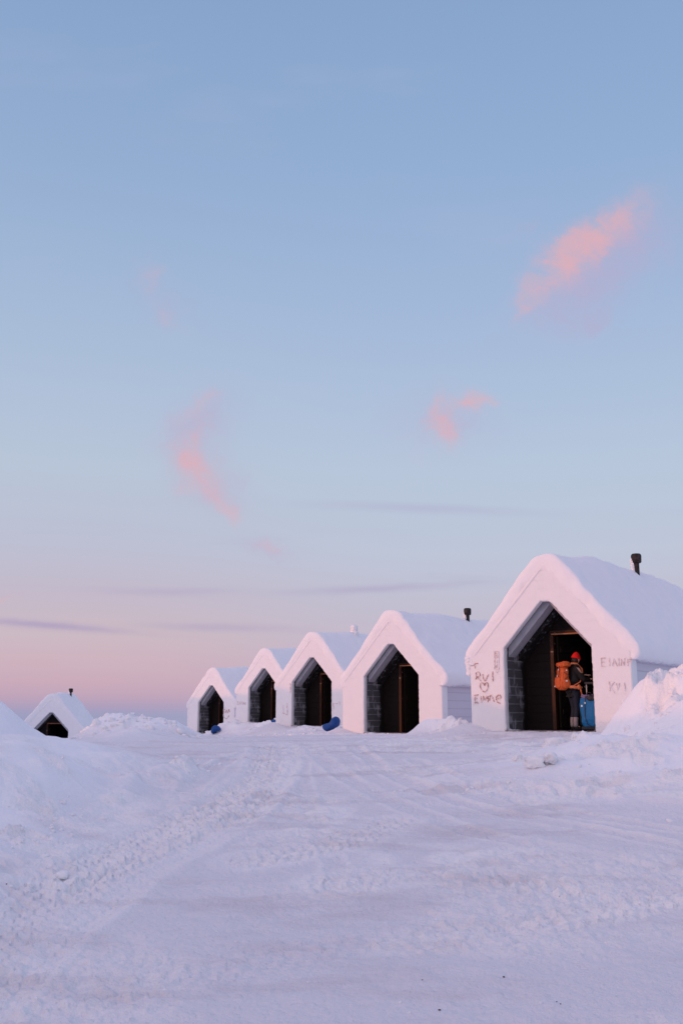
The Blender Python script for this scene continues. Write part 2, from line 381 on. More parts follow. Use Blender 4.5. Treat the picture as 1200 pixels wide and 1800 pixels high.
def seg_dist(x, y, pts):
    """distance to polyline, interpolated 3rd value, arc length"""
    best = np.full(x.shape, 1e9); val = np.zeros(x.shape); arc = np.zeros(x.shape); s0 = 0.0
    for (ax, ay, *av), (bx, by, *bv) in zip(pts, pts[1:]):
        dx, dy = bx - ax, by - ay; L2 = dx * dx + dy * dy; L = math.sqrt(L2)
        t_ = np.clip(((x - ax) * dx + (y - ay) * dy) / L2, 0, 1)
        d = np.hypot(x - ax - t_ * dx, y - ay - t_ * dy); mk = d < best
        best = np.where(mk, d, best)
        if av: val = np.where(mk, av[0] + t_ * (bv[0] - av[0]), val)
        arc = np.where(mk, s0 + t_ * L, arc); s0 += L
    return best, val, arc
# ridges of ploughed snow, some shaped out of view to cast shade: (points x, y, top), width, exponent
RIDGES = [
    ([(-8.5, -12, 2.6), (-6.6, 0, 2.4), (-5.8, 6, 2.15), (-5.4, 10, 1.95), (-5.25, 12.6, 1.80), (-5.5, 14.6, 1.78), (-6.9, 16.6, 2.1), (-9.3, 17.4, 2.7), (-11, 20, 2.6)], 1.15, 2.0),
    ([(-6.5, -12, 1.0), (-5.3, 0, 1.1), (-4.6, 7, 1.12), (-4.4, 12, 1.24), (-4.3, 14.6, 1.16)], 1.5, 2.6),
    ([(-4.6, 12.6, 1.42), (-3.75, 10.6, 1.02), (-3.2, 9.0, .66)], .42, 2.0),
    ([(-2.25, 13.6, .90), (-2.45, 11.5, .72), (-2.75, 9.4, .52), (-2.95, 8.0, .40), (-3.25, 6.6, .30), (-3.5, 4.5, .2)], .20, 2.0),
    ([(-4.3, 18.8, 1.02), (-4.3, 21, 1.25)], .9, 2.0),
    ([(-5.0, 22.6, 1.47), (-4.4, 22.7, 1.46), (-3.95, 22.8, 1.36)], .75, 2.4),
    ([(-6.1, 26.2, 1.40), (-5.3, 26.6, 1.42)], .62, 2.2),
    ([(-15.0, 31.0, 3.25), (-16.5, 38, 3.3), (-19.5, 47, 3.3), (-24, 56, 3.2), (-30, 62, 3.0)], 1.8, 2.0),  # unseen ridge, added to throw shade on the lower far huts
    ([(11, 12.5, 2.4), (7.6, 14.6, 2.50), (6.0, 15.8, 2.42), (5.25, 16.2, 2.25)], 1.02, 2.3),
    ([(12, 11, 1.7), (7.4, 13.6, 1.85), (5.9, 14.8, 1.78)], 1.75, 2.3),
    ([(12, 10.5, 1.3), (6.8, 12.2, 1.30), (4.2, 13.6, 1.18)], 2.0, 2.6),
    ([(3.3, 15.3, .97), (2.9, 16.6, 1.0)], .5, 2.0),
    ([(2.72, 24.6, 1.46), (2.2, 26.0, 1.35)], .38, 2.0),
    ([(1.2, 13.0, .78), (2.4, 12.0, .72), (3.9, 11.1, .66), (6.5, 10.0, .62)], .32, 2.0),
    ([(-1.4, 39.0, 1.10), (-.3, 38.6, 1.06), (.9, 37.6, .98)], .7, 2.0),
    ([(-4.0, 50.0, 1.15), (-2.6, 48.5, 1.18), (-2.0, 45, 1.1)], .9, 2.0),
    ([(-6.2, 56.5, .55), (-5.6, 55.0, .85), (-5.0, 53.0, .95)], .8, 2.0),
]
def gpt(px, row):
    """ground point under a photo pixel"""
    u, v = ray(px, row)
    ys = np.linspace(3, 70, 1400); zz = EYE + v * ys; zg = base(u * ys, ys)
    k = np.argmax(zz < zg) if (zz < zg).any() else len(ys) - 1
    return (u * ys[k], ys[k])
def smooth_line(pts, n=8):
    out = []; P = [pts[0]] + pts + [pts[-1]]
    for i in range(1, len(P) - 2):
        for k in range(n):
            t_ = k / n; a, b_, c_, d = [np.array(P[j], float) for j in (i-1, i, i+1, i+2)]
            out.append(tuple(.5 * ((2*b_) + (-a+c_)*t_ + (2*a-5*b_+4*c_-d)*t_*t_ + (-a+3*b_-3*c_+d)*t_**3)))
    out.append(tuple(pts[-1])); return out
# churned, cobbly snow: (x, y, spread x, spread y, height)
RUBBLE = [(2.6, 24.6, .7, 1.0, .22), (-4.7, 22.4, 1.1, .8, .24), (-5.7, 26.0, .9, .8, .24), (3.2, 15.4, .7, 1.0, .12), (5.3, 15.8, .9, 1.0, .26), (3.6, 13.6, .7, 1.6, .12),
          (2.9, 11.8, 2.0, .45, .10), (5.4, 10.5, 1.5, .4, .10), (0.2, 38.4, 2.0, .9, .22), (-3.1, 49.0, 1.8, 1.6, .30), (-5.6, 54.6, 1.0, 1.3, .30), (-2.25, 13.6, .35, 1.1, .16),
          (-2.75, 9.0, .35, 2.6, .10), (-2.3, 9.5, .45, 2.2, .06), (-2.9, 7.0, .5, .9, .10), (2.0, 21.3, 1.8, .6, .07), (-.6, 30.0, 2.5, 1.0, .10), (2.4, 19.0, 2.5, 1.5, .05), (-.3, 10.6, .6, 1.2, .04), (1.0, 8.5, 1.0, .7, .04), (-3.6, 11.5, .8, 1.6, .06)]
# wheel tracks: (photo points on the ground, half width, depth, tread, ruts)
TRACKS = [
    ([(-60, 1690), (60, 1600), (200, 1515), (320, 1448), (410, 1400), (462, 1350), (470, 1312)], .25, .022, .036),
    ([(-40, 1790), (110, 1640), (260, 1540), (390, 1465), (470, 1400), (505, 1340), (500, 1308)], .16, .018, .014),
    ([(1300, 1505), (1150, 1482), (1000, 1452), (860, 1424), (750, 1392), (668, 1350), (620, 1312)], .13, .020, .010),
    ([(1300, 1475), (1150, 1456), (1010, 1432), (890, 1404), (790, 1372), (730, 1340)], .12, .020, .010),
    ([(1300, 1560), (1100, 1520), (900, 1478), (740, 1430), (620, 1375), (560, 1330), (540, 1308)], .14, .014, .008),
    ([(-100, 1790), (300, 1722), (700, 1640), (1300, 1545)], .24, .003, .012),
    ([(430, 1520), (520, 1500), (620, 1475), (700, 1440)], .22, .006, .030),
    ([(600, 1560), (720, 1540), (860, 1545), (1010, 1570)], .26, .006, .026),
    ([(130, 1585), (230, 1530), (340, 1475), (420, 1430), (480, 1390)], .13, .020, .034),
    ([(700, 1660), (900, 1640), (1150, 1590), (1300, 1560)], .22, .003, .022),
    ([(610, 1560), (575, 1490), (552, 1440), (535, 1390), (530, 1340)], .10, .006, .006),
    ([(330, 1395), (420, 1330), (560, 1318), (800, 1322), (1000, 1350)], .14, .018, .010),
    ([(780, 1392), (900, 1392), (1050, 1405), (1250, 1430)], .12, -.03, .015),
]
HUTS = []
THETA = R(35)
def hut_spec(px, row, y, th=THETA, depth=8.2):
    p = at(px, row, y); HUTS.append((p.x, p.y, p.z, th, depth)); return p
hp = [hut_spec(965, 1284.5, 21.9, THETA, 10.0), hut_spec(687, 1288.5, 32.2), hut_spec(546.5, 1276, 41.9), hut_spec(461.5, 1269.5, 53.4),
      hut_spec(369, 1289, 60.3), hut_spec(88, 1296, 59.0, R(-7), 8.2)]
hp[5].z = -1.12; HUTS[5] = (hp[5].x, hp[5].y, -1.12, R(-7), 8.2)

def terrain(x, y, detail=True):
    x = np.asarray(x, float); y = np.asarray(y, float)
    b0 = base(x, y); z = b0.copy()
    r = np.hypot(x, y)
    wx = x + .35 * fbm(x, y, 2.6, 2, 31) ; wy = y + .35 * fbm(x, y, 2.6, 2, 57)
    for pts, wd, ex in RIDGES:
        x0, x1 = min(p[0] for p in pts) - 4*wd, max(p[0] for p in pts) + 4*wd; y0, y1 = min(p[1] for p in pts) - 4*wd, max(p[1] for p in pts) + 4*wd
        mk = (x > x0) & (x < x1) & (y > y0) & (y < y1)
        if not mk.any(): continue
        d, top, _ = seg_dist(wx[mk], wy[mk], pts)
        z[mk] += np.maximum(0, top - z[mk]) * np.exp(-(d / wd) ** ex)
    bank = np.clip((z - b0) / .35, 0, 1); bank = np.maximum(bank, ss(24, 34, np.abs(x) * 1.0) * 0 + ss(5.5, 8.0, np.abs(x)))
    pack = (1 - bank) * ss(80, 60, y)
    # far-off rolling snow
    z += ss(40, 200, r) * 1.5 * fbm(x, y, 60, 3, 5)
    z += bank * .11 * fbm(x, y, 1.9, 3, 3) + (1 - bank) * .030 * fbm(x, y, 3.0, 2, 4)
    # huts stand on levelled pads
    for (hx, hy, hz, th, dep) in HUTS:
        mk = (np.abs(x - hx) < 14) & (np.abs(y - hy) < 14)
        if not mk.any(): continue
        dx, dy = x[mk] - hx, y[mk] - hy; c_, s_ = math.cos(th), math.sin(th)
        a = dx * c_ - dy * s_; b_ = dx * s_ + dy * c_
        da = np.maximum(np.abs(a) - 2.0, 0); db = np.maximum(np.maximum(-.5 - b_, b_ - dep), 0)
        wgt = 1 - ss(0, 1.5, np.hypot(da, db))
        # snow drifted against the outer corners, clear before the door
        drift = .16 * np.exp(-((np.abs(a) - 1.95) / .45) ** 2) * np.exp(-(np.maximum(np.abs(b_ - dep/2) - dep/2, 0) / .5) ** 2)
        inside = (np.abs(a) < 1.75) & (b_ > .05) & (b_ < dep - .1)
        zz = z[mk]
        zz = zz * (1 - wgt) + (hz - .025 + drift) * wgt
        zz = np.where(inside, hz - .35, zz); z[mk] = zz
        pk = pack[mk]; z_in = inside
        bank_m = bank[mk]; bank[mk] = np.maximum(bank_m, .25 * wgt * (~inside))
    if not detail: return z
    # medium and fine relief
    n1 = fbm(x, y, .55, 3, 11); n2 = fbm(x, y, .16, 3, 13)
    patch = ss(-.05, .5, fbm(x, y, 2.3, 3, 21))         # rougher, churned patches on the driveway
    lump = np.maximum(0, 1 - 2.6 * np.abs(fbm(x, y, .5, 2, 41)))
    crumb = ss(.12, .5, fbm(x, y, 1.7, 2, 43))
    near = ss(70, 30, r)
    loose = np.clip(patch * .55 * (1 - bank), 0, 1)
    for (cx, cy, sx_, sy_, amp) in RUBBLE:
        mk = (np.abs(x - cx) < 3 * sx_) & (np.abs(y - cy) < 3 * sy_)
        if not mk.any(): continue
        xx, yy_ = x[mk], y[mk]
        g = np.exp(-((xx - cx) / sx_) ** 2 - ((yy_ - cy) / sy_) ** 2) * ss(-.35, .35, fbm(xx, yy_, .8, 2, 91))
        wx_, wy_ = xx + .06 * fbm(xx, yy_, .2, 2, 92), yy_ + .06 * fbm(xx, yy_, .2, 2, 93)
        z[mk] += g * amp * (.38 * worley(wx_, wy_, .42, 95) + .42 * worley(wx_, wy_, .19, 96) + .30 * worley(wx_, wy_, .09, 97) + .65 * (1 - 2.2 * np.abs(fbm(wx_, wy_, .7, 3, 98))) - .35)
        loose[mk] = np.maximum(loose[mk], np.clip(g * 1.6, 0, 1))
    z += near * (bank * (.028 * n1 + .003 * n2 + .03 * crumb * lump) + (1 - bank) * (.012 * n1 + (.006 + .016 * patch) * n2))
    z += near * (1 - bank) * (.25 + patch) * .014 * np.maximum(0, fbm(x, y, .07, 2, 61))
    # long drag marks that follow the driveway
    q = x * .43 - y * .90; l = x * .90 + y * .43
    z += near * (1 - bank) * .007 * fbm(q * 1.0, l * .12, .14, 2, 71) * ss(11, 8, y)
    mk = (y > 3) & (y < 34) & (np.abs(x) < .45 * y + 1.0)
    xx, yy_ = x[mk], y[mk]; zt = np.zeros(xx.shape); lz = np.zeros(xx.shape); pb = 1 - bank[mk]
    for pts, wd, dp, tr in TRACKS:
        line = smooth_line([gpt(*p) for p in pts], 5)
        bx = np.array(line); m2 = (xx > bx[:, 0].min() - 1) & (xx < bx[:, 0].max() + 1) & (yy_ > bx[:, 1].min() - 1) & (yy_ < bx[:, 1].max() + 1)
        d, _, arc = seg_dist(xx[m2], yy_[m2], line)
        d = d + .03 * fbm(xx[m2], yy_[m2], .6, 2, 77)
        inside = np.exp(-(d / wd) ** 4); rim = np.exp(-((d - wd * 1.25) / (wd * .35)) ** 2)
        brk = .62 + .38 * ss(-.3, .3, fbm(xx[m2], yy_[m2], 1.6, 2, 78))
        tread = np.sin(arc * 2 * math.pi / .13 + d * 14) * np.sign(np.sin(d * 40 + 1)) * .5 + fbm(xx[m2], yy_[m2], .10, 2, 79)
        zt[m2] += brk * 1.25 * (-dp * inside + .7 * abs(dp) * rim + tr * .75 * tread * inside)
        lz[m2] = np.maximum(lz[m2], brk * (.7 * rim * (dp > .005) + (1.0 * inside if tr > .012 else 0)))
    z[mk] += zt * (.25 + .75 * pb)
    loose[mk] = np.maximum(loose[mk], np.clip(lz, 0, 1)); return z, pack, np.clip(loose, 0, 1)

Q = 1.0
def axis_az():
    fr = np.linspace(-25.5, 25.5, int(1000 / Q))
    lf = -np.concatenate([np.linspace(26, 60, 70), np.linspace(62, 180, 60)])[::-1]
    rt = np.concatenate([np.linspace(26, 60, 70), np.linspace(62, 178, 59)])
    return np.concatenate([lf, fr, rt])
az = np.radians(axis_az())
rr_ = np.concatenate([[.05, .5, 1.2, 2.2], np.geomspace(3.2, 30, int(840 / Q)), np.geomspace(30, 75, int(260 / Q))[1:], np.geomspace(75, 6000, 60)[1:]])
A_, R_ = np.meshgrid(az, rr_)
gx, gy = R_ * np.sin(A_), R_ * np.cos(A_)
gz, gp, gl = terrain(gx.ravel(), gy.ravel())
nr, nc = A_.shape
co = np.stack([gx.ravel(), gy.ravel(), gz], 1).astype(np.float32)
i, j = np.meshgrid(np.arange(nr - 1), np.arange(nc), indexing='ij')
j2 = (j + 1) % nc
quads = np.stack([i * nc + j, i * nc + j2, (i + 1) * nc + j2, (i + 1) * nc + j], -1).reshape(-1, 4)[:, ::-1]
me = bpy.data.meshes.new('snow_ground')
me.vertices.add(len(co)); me.vertices.foreach_set('co', co.ravel())
me.loops.add(quads.size); me.loops.foreach_set('vertex_index', quads.ravel().astype(np.int32))
me.polygons.add(len(quads)); me.polygons.foreach_set('loop_start', (np.arange(len(quads)) * 4).astype(np.int32))
me.polygons.foreach_set('use_smooth', np.ones(len(quads), dtype=bool))
me.update(calc_edges=True); me.validate()
a_ = me.attributes.new('pack', 'FLOAT', 'POINT'); a_.data.foreach_set('value', gp.astype(np.float32))
a_ = me.attributes.new('loose', 'FLOAT', 'POINT'); a_.data.foreach_set('value', gl.astype(np.float32))
me.materials.append(M_ground)
ground = bpy.data.objects.new('snow_ground', me); COL.objects.link(ground); ground['kind'] = 'structure'
def zt(x, y): return float(terrain(np.array([x]), np.array([y]))[0][0])

# ------------------------------------------------------------------ snow huts
IN = [(-1.02, -.3), (-1.02, 1.80), (-.11, 2.79), (.11, 2.79), (1.02, 1.80), (1.02, -.3)]
OUT = [(-1.87, -.6), (-1.87, 1.62), (-.06, 3.60), (.06, 3.60), (1.87, 1.62), (1.87, -.6)]
def lerp(a, b, t): return a + (b - a) * t
def path(pts, counts):
    o = []
    for (a, b, n) in zip(pts, pts[1:], counts):
        for k in range(n): o.append((lerp(a[0], b[0], k/n), lerp(a[1], b[1], k/n)))
    o.append(pts[-1]); return o
def build_front(parent, seed):
    cnt = [40, 44, 4, 44, 40]; pi, po = path(IN, cnt), path(OUT, cnt)
    prof = [(1.0, .32), (1.0, .12), (1.0, .03), (.985, .0), (.95, -.006), (.90, -.010), (.865, -.010), (.857, -.001)] + \
           [(s, 0.0) for s in (.8, .74, .68, .6, .52, .44, .36, .28, .2, .13, .08, .04)] + [(.015, .006), (0, .03), (0, .09), (0, .165)]
    V, Fc = [], []; m = len(prof)
    for (ix, iz), (ox, oz) in zip(pi, po):
        for s, b_ in prof:
            gable = 1.0 if oz > 1.63 else 0.0
            bb = b_ if ((gable and ox < 0) or s > .99 or s < .02) else max(b_, 0.0)
            p = Vector((lerp(ix, ox, s), bb, lerp(iz, oz, s)))
            n = mnoise.noise(p * 2.1 + Vector((seed * 7, 0, 0))) * .012 + mnoise.noise(p * 9 + Vector((seed, 3, 0))) * .008 + mnoise.noise(p * 26) * .003
            p.y += -abs(n) * 1.0 + .003 if b_ < .05 else 0
            if s < .05:   # rough snow lip round the opening
                q = mnoise.noise(Vector((p.x * 13, seed, p.z * 13))) * .012
                p.x += q; p.z += q
            V.append(p)
    for i_ in range(len(pi) - 1):
        for k in range(m - 1): Fc.append((i_*m + k, i_*m + k + 1, (i_+1)*m + k + 1, (i_+1)*m + k))
    return mesh_obj('front_wall', V, Fc, M_front, parent)
RP = [(-1.84, 1.50), (-1.93, 1.46), (-2.01, 1.53), (-2.03, 1.66), (-1.97, 1.84), (-1.60, 2.24), (-1.30, 2.60), (-1.0, 2.96), (-.60, 3.47), (-.28, 3.80), (-.1, 3.865), (0, 3.87)]
RP = RP + [(-a, z) for a, z in RP[-2::-1]]
RP = [(a + .03, z) for a, z in RP]
def resample(pts, n):
    L = [0]
    for a, b in zip(pts, pts[1:]): L.append(L[-1] + math.hypot(b[0]-a[0], b[1]-a[1]))
    return [(float(np.interp(t_, L, [p[0] for p in pts])), float(np.interp(t_, L, [p[1] for p in pts]))) for t_ in np.linspace(0, L[-1], n)]
def ss1(a, b, x):
    t_ = min(1, max(0, (x - a) / (b - a))); return t_ * t_ * (3 - 2 * t_)
def build_roof(parent, seed, depth, hump=.12, front_z=0.0):
    op = resample(smooth_line(RP, 5), 84)
    inn = []
    for a, z in op:   # matching line under the snow, on the roof boards
        ia = max(-1.78, min(1.78, a * .93)); inn.append((ia, min(3.50 - abs(ia) * 1.10, z - .02)))
    bs = [(.06, 1.0), (.02, .9), (.0, .75), (-.008, .60), (-.012, .42), (-.008, .26), (.008, .13), (.03, .05), (.07, .012), (.13, 0)] + [(b_, 0) for b_ in np.arange(.18, depth - .5, .14)] + \
         [(depth - .4, .0), (depth - .25, .05), (depth - .1, .15), (depth, .35), (depth + .02, .9)]
    V, Fc = [], []; n = len(op)
    for b_, sh in bs:
        for (a, z), (ia, iz) in zip(op, inn):
            x, zz = lerp(a, ia, sh), lerp(z, iz, sh)
            p = Vector((x, b_, zz)); s3 = Vector((seed * 11.3, seed * 5, 0))
            big = mnoise.noise(p * .55 + s3) * .05 + mnoise.noise(p * 1.4 + s3) * .025
            mid = mnoise.noise(p * 3.2 + s3) * .024 + mnoise.noise(p * 13 + s3) * .008 + max(0, mnoise.noise(p * 3.1 + s3 * 2) - .38) * .10
            top = max(0.0, min(1.0, (zz - 1.7) / .5))
            x += math.copysign(1, a) * (mid + .35 * big * top) * (1 - sh * .6)
            low = max(0.0, 1 - abs(zz - 1.5) / .14)
            zz += big * top + mid - low * abs(mnoise.noise(Vector((b_ * 4.5, seed * 3, a)))) * .11
            fade = min(1, max(0, b_ / 1.5))
            zz += hump * ss1(0, 3.5, b_) * top
            zz -= top * .30 * max(0, (b_ - (depth - 1.2)) / 1.2) ** 2
            V.append(Vector((x, b_ + mid, zz)))
    m = len(bs)
    for i_ in range(m - 1):
        for k in range(n - 1): Fc.append((i_*n + k, i_*n + k + 1, (i_+1)*n + k + 1, (i_+1)*n + k))
    o = mesh_obj('roof', V, Fc, M_snow, parent)
    # small hanging lumps and one long drip of snow at the left front eave, as part of the roof snow
    return o
def ribbon(bm, pts, wd, y0=-.020, y1=.01):
    pts = [Vector((p[0], 0, p[1])) for p in pts]
    Lf, Rt = [], []
    for i_, p in enumerate(pts):
        t_ = (pts[min(i_+1, len(pts)-1)] - pts[max(i_-1, 0)]).normalized(); nrm = Vector((-t_.z, 0, t_.x))
        ww = wd * (.65 + 1.2 * abs(mnoise.noise(p * 11)))
        Lf.append(p + nrm * ww / 2); Rt.append(p - nrm * ww / 2)
    for i_ in range(len(pts) - 1):
        q = [Lf[i_], Lf[i_+1], Rt[i_+1], Rt[i_]]
        a = [bm.verts.new((v.x, y0, v.z)) for v in q]; b = [bm.verts.new((v.x, y1, v.z)) for v in q]
        bm.faces.new(a); bm.faces.new(b[::-1])
        for k in range(4): bm.faces.new((a[k], b[k], b[(k+1) % 4], a[(k+1) % 4]))
def to_front(h, px, row):
    """photo pixel -> (a, z) on the hut's front plane"""
    hx, hy, hz, th, _ = h; u, v = ray(px, row)
    # plane: (x-hx) s + (y-hy) c = 0  (b = 0)
    s_, c_ = math.sin(th), math.cos(th)
    y = (hx * s_ + hy * c_) / (u * s_ + c_); x = u * y
    return ((x - hx) * c_ - (y - hy) * s_, EYE + v * y - hz)
def build_hut(idx, label, chimney=None, low_detail=False):
    hx, hy, hz, th, depth = HUTS[idx]; seed = idx + 1
    root = empty('snow_hut', (hx, hy, hz), -th, label, 'snow hut', 'snow huts on the fell')
    build_front(root, seed)
    roof = build_roof(root, seed, depth, hump=(.24 if idx == 0 else .14))
    # side and back walls
    for s in (-1, 1):
        bm = bmesh.new(); x0, x1 = (-1.80, -1.66) if s < 0 else (1.66, 1.80)
        box(bm, x0, x1, .30, depth - .14, -.6, 1.62); bm_obj('side_wall', bm, M_side, root)
        bm = bmesh.new(); x0, x1 = (-1.93, -1.803) if s < 0 else (1.803, 1.93)
        box(bm, x0, x1, .325, depth - .12, 1.43, 1.555, bev=.01)
        bm_obj('eave_board', bm, M_side, root)
    bm = bmesh.new(); prism(bm, [(-1.80, -.6), (1.80, -.6), (1.80, 1.60), (0, 3.45), (-1.80, 1.60)], depth - .135, depth - .02); bm_obj('back_wall', bm, M_side, root)
    # roof boards under the snow
    for s in (-1, 1):
        bm = bmesh.new(); prism(bm, [(s*1.78, 1.625), (s*1.30, 1.625), (0, 3.06), (0, 3.47)], .33, depth - .14); bm_obj('roof_boards', bm, M_dark, root)
    # porch: walls, sloping ceiling, rafters
    D1 = 1.20; X = 1.05
    for s in (-1, 1):
        bm = bmesh.new()
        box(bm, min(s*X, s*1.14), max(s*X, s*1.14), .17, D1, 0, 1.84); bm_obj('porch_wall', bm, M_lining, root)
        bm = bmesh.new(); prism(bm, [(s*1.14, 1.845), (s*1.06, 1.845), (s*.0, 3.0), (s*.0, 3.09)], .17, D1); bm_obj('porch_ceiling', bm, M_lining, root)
        bm = bmesh.new(); prism(bm, [(s*1.045, 1.62), (s*1.045, 1.845), (0, 2.985), (0, 2.76)], .31, .66); bm_obj('rafter', bm, M_grey, root)
        bm = bmesh.new(); prism(bm, [(s*1.045, 1.56), (s*1.045, 1.845), (0, 2.985), (0, 2.70)], .80, 1.17); bm_obj('rafter', bm, M_beam, root)
    # inner wall with the doorway
    dl, dr, dh = -.33, .90, 2.14
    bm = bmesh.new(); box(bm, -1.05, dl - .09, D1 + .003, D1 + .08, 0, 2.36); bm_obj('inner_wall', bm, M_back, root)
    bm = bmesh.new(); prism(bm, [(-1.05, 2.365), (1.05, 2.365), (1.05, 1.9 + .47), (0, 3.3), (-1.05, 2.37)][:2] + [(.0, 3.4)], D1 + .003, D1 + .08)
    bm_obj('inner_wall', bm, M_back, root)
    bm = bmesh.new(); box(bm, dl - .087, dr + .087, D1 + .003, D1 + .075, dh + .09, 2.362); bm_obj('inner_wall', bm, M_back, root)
    bm = bmesh.new()
    box(bm, dl - .085, dl, D1 - .03, D1 + .10, .0, dh, bev=.006)
    box(bm, dr, 1.046, D1 - .03, D1 + .10, .0, dh, bev=.006)
    box(bm, dl - .085, 1.046, D1 - .020, D1 + .10, dh + .035, dh + .095, bev=.006)
    bm_obj('door_frame', bm, M_frame, root)
    bm = bmesh.new(); box(bm, dl - .05, 1.046, D1 - .035, D1 + .09, dh + .002, dh + .032, bev=.004); bm_obj('lintel', bm, M_lintel, root)
    # door standing open inwards, hinged at the left post
    door = bpy.data.objects.new('door', None)
    bm = bmesh.new(); box(bm, 0, .05, 0, 1.12, .03, dh - .02, bev=.005)
    for k in (.35, 1.05, 1.75): box(bm, .052, .08, .06, 1.06, k, k + .12, bev=.004)
    d = bm_obj('door', bm, M_dark, root); d.location = (dl + .01, D1 + .12, 0); d.rotation_euler = (0, 0, R(-12))
    bpy.data.objects.remove(door)
    bm = bmesh.new(); tube(bm, [(.085, 1.0, .98), (.13, 1.0, .98), (.13, .90, .98)], .011, 6); tube(bm, [(.05, 1.0, .98), (.095, 1.0, .98)], .02, 8)
    bm_obj('handle', bm, M_alu, d)
    # room beyond
    bm = bmesh.new()
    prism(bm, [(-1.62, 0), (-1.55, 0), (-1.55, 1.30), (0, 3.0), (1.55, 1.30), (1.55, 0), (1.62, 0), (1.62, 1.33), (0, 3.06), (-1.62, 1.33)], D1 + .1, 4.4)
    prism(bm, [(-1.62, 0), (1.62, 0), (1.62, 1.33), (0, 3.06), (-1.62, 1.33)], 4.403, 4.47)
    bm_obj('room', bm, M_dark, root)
    # floor deck
    bm = bmesh.new(); box(bm, -1.04, 1.04, -.03, D1 + .1, -.16, -.004, bev=.01)
    box(bm, -1.54, 1.54, D1 + .105, 4.4, -.12, -.006); bm_obj('floor', bm, M_floor, root)
    # snow blown in along the edges of the porch
    for sgn, wd in ((-1, .20), (1, .12)):
        V, Fc = [], []
        for i_ in range(25):
            for k in range(9):
                f_, g_ = i_ / 24, k / 8; q = mnoise.noise(Vector((f_ * 6, seed * 3 + sgn, 0))) * .5 + .75
                V.append((sgn * (1.035 - g_ * wd * q * (1 - .6 * f_)), .0 + f_ * .85, -.012 + .075 * q * (1 - g_) ** 1.6 * (1 - f_ * .8) + .006 * mnoise.noise(Vector((i_ * .9, k * .9, seed)))))
        for i_ in range(24):
            for k in range(8): Fc.append((i_*9 + k, i_*9 + k + 1, (i_+1)*9 + k + 1, (i_+1)*9 + k))
        mesh_obj('blown_snow', V, Fc, M_snow, root)
    if chimney:
        ca, cb, snowy, hgt = chimney
        cz = 3.70 - abs(ca) * .9
        ch = bpy.data.objects.new('chimney', None); COL.objects.link(ch)
        COL.objects.unlink(ch); bpy.data.objects.remove(ch)
        top = cz + hgt
        bm = bmesh.new(); tube(bm, [(ca, cb, cz - .45), (ca, cb, top - .06)], .068, 16)
        pipe = bm_obj('chimney', bm, M_metal, root, smooth=True)
        pipe.modifiers.new('edge', 'EDGE_SPLIT')
        bm = bmesh.new()
        pr = [(.02, top - .235), (.11, top - .235), (.128, top - .215), (.135, top - .05), (.125, top - .012), (.10, top + .01), (.001, top + .012)]
        vs = [[bm.verts.new((ca + r_ * math.cos(q), cb + r_ * math.sin(q), z_)) for q in [kk * 2 * math.pi / 20 for kk in range(20)]] for r_, z_ in pr]
        for r0, r1 in zip(vs, vs[1:]):
            for k in range(20): bm.faces.new((r0[k], r0[(k+1) % 20], r1[(k+1) % 20], r1[k]))
        bm_obj('chimney_cap', bm, M_metal, pipe, smooth=True)
        # stay that braces the flue down the slope
        bm = bmesh.new(); tube(bm, [(ca + .04, cb - .02, cz + .34), (ca + .11, cb - .05, cz + .06), (ca + .17, cb - .07, cz - .25)], .028, 6); bm_obj('stay', bm, M_metal, pipe)
        bm = bmesh.new(); r2 = random.Random(seed + 60)
        if snowy:
            for k in range(14):
                f_ = k / 13
                blob(bm, (ca + r2.uniform(-.03, .03), cb + r2.uniform(-.05, 0), lerp(cz - .2, top - .02, f_)), (.15 + .03 * (1 - f_), .16, .13), 3, .35, 2.5, k + seed)
            for k in range(6): blob(bm, (ca + .06 + .03 * k, cb - .04, cz - .06 * k + .05), (.08, .08, .08), 2, .5, 2.5, k + 30)
        else:
            for k in range(16):
                f_ = (k / 15)
                blob(bm, (ca - .10 + .09 * (1 - f_) + r2.uniform(-.02, .02), cb - .05 + r2.uniform(-.03, .03), lerp(cz + .02, top - .18, f_)), (.10 * (1.1 - .75 * f_), .10 * (1.1 - .6 * f_), .08), 2, .6, 3, k + seed)
        bm_obj('frozen_snow', bm, M_snow, pipe, smooth=True)
    return root, roof

def strokes(idx, root, lines, wd, mat, name='scratched_writing'):
    bm = bmesh.new()
    for ln in lines:
        pts = [to_front(HUTS[idx], px, row) for px, row in ln]
        fine_ = []
        for a, b in zip(pts, pts[1:]):
            for k in range(3): fine_.append((lerp(a[0], b[0], k/3), lerp(a[1], b[1], k/3)))
        fine_.append(pts[-1]); ribbon(bm, fine_, wd)
    return bm_obj(name, bm, mat, root)

h1, roof1 = build_hut(0, 'largest nearest snow hut, names and a heart scratched beside its doorway', (.36, 5.25, False, 1.12))
h2, _ = build_hut(1, 'second largest snow hut, pink front without any writing, black chimney', (.36, 4.65, False, .94))
h3, _ = build_hut(2, 'snow hut with white snow-crusted chimney stub, large blue sack at its corner', (.30, 2.75, True, .80))
h4, _ = build_hut(3, 'snow hut right beside the smallest one, faint lettering left of its doorway')
h5, _ = build_hut(4, 'smallest snow hut of the row, smiling face scratched beside its doorway')
h6, _ = build_hut(5, 'lone snow hut half buried behind the left snow bank, apart from the row', (.36, 4.9, False, .92))

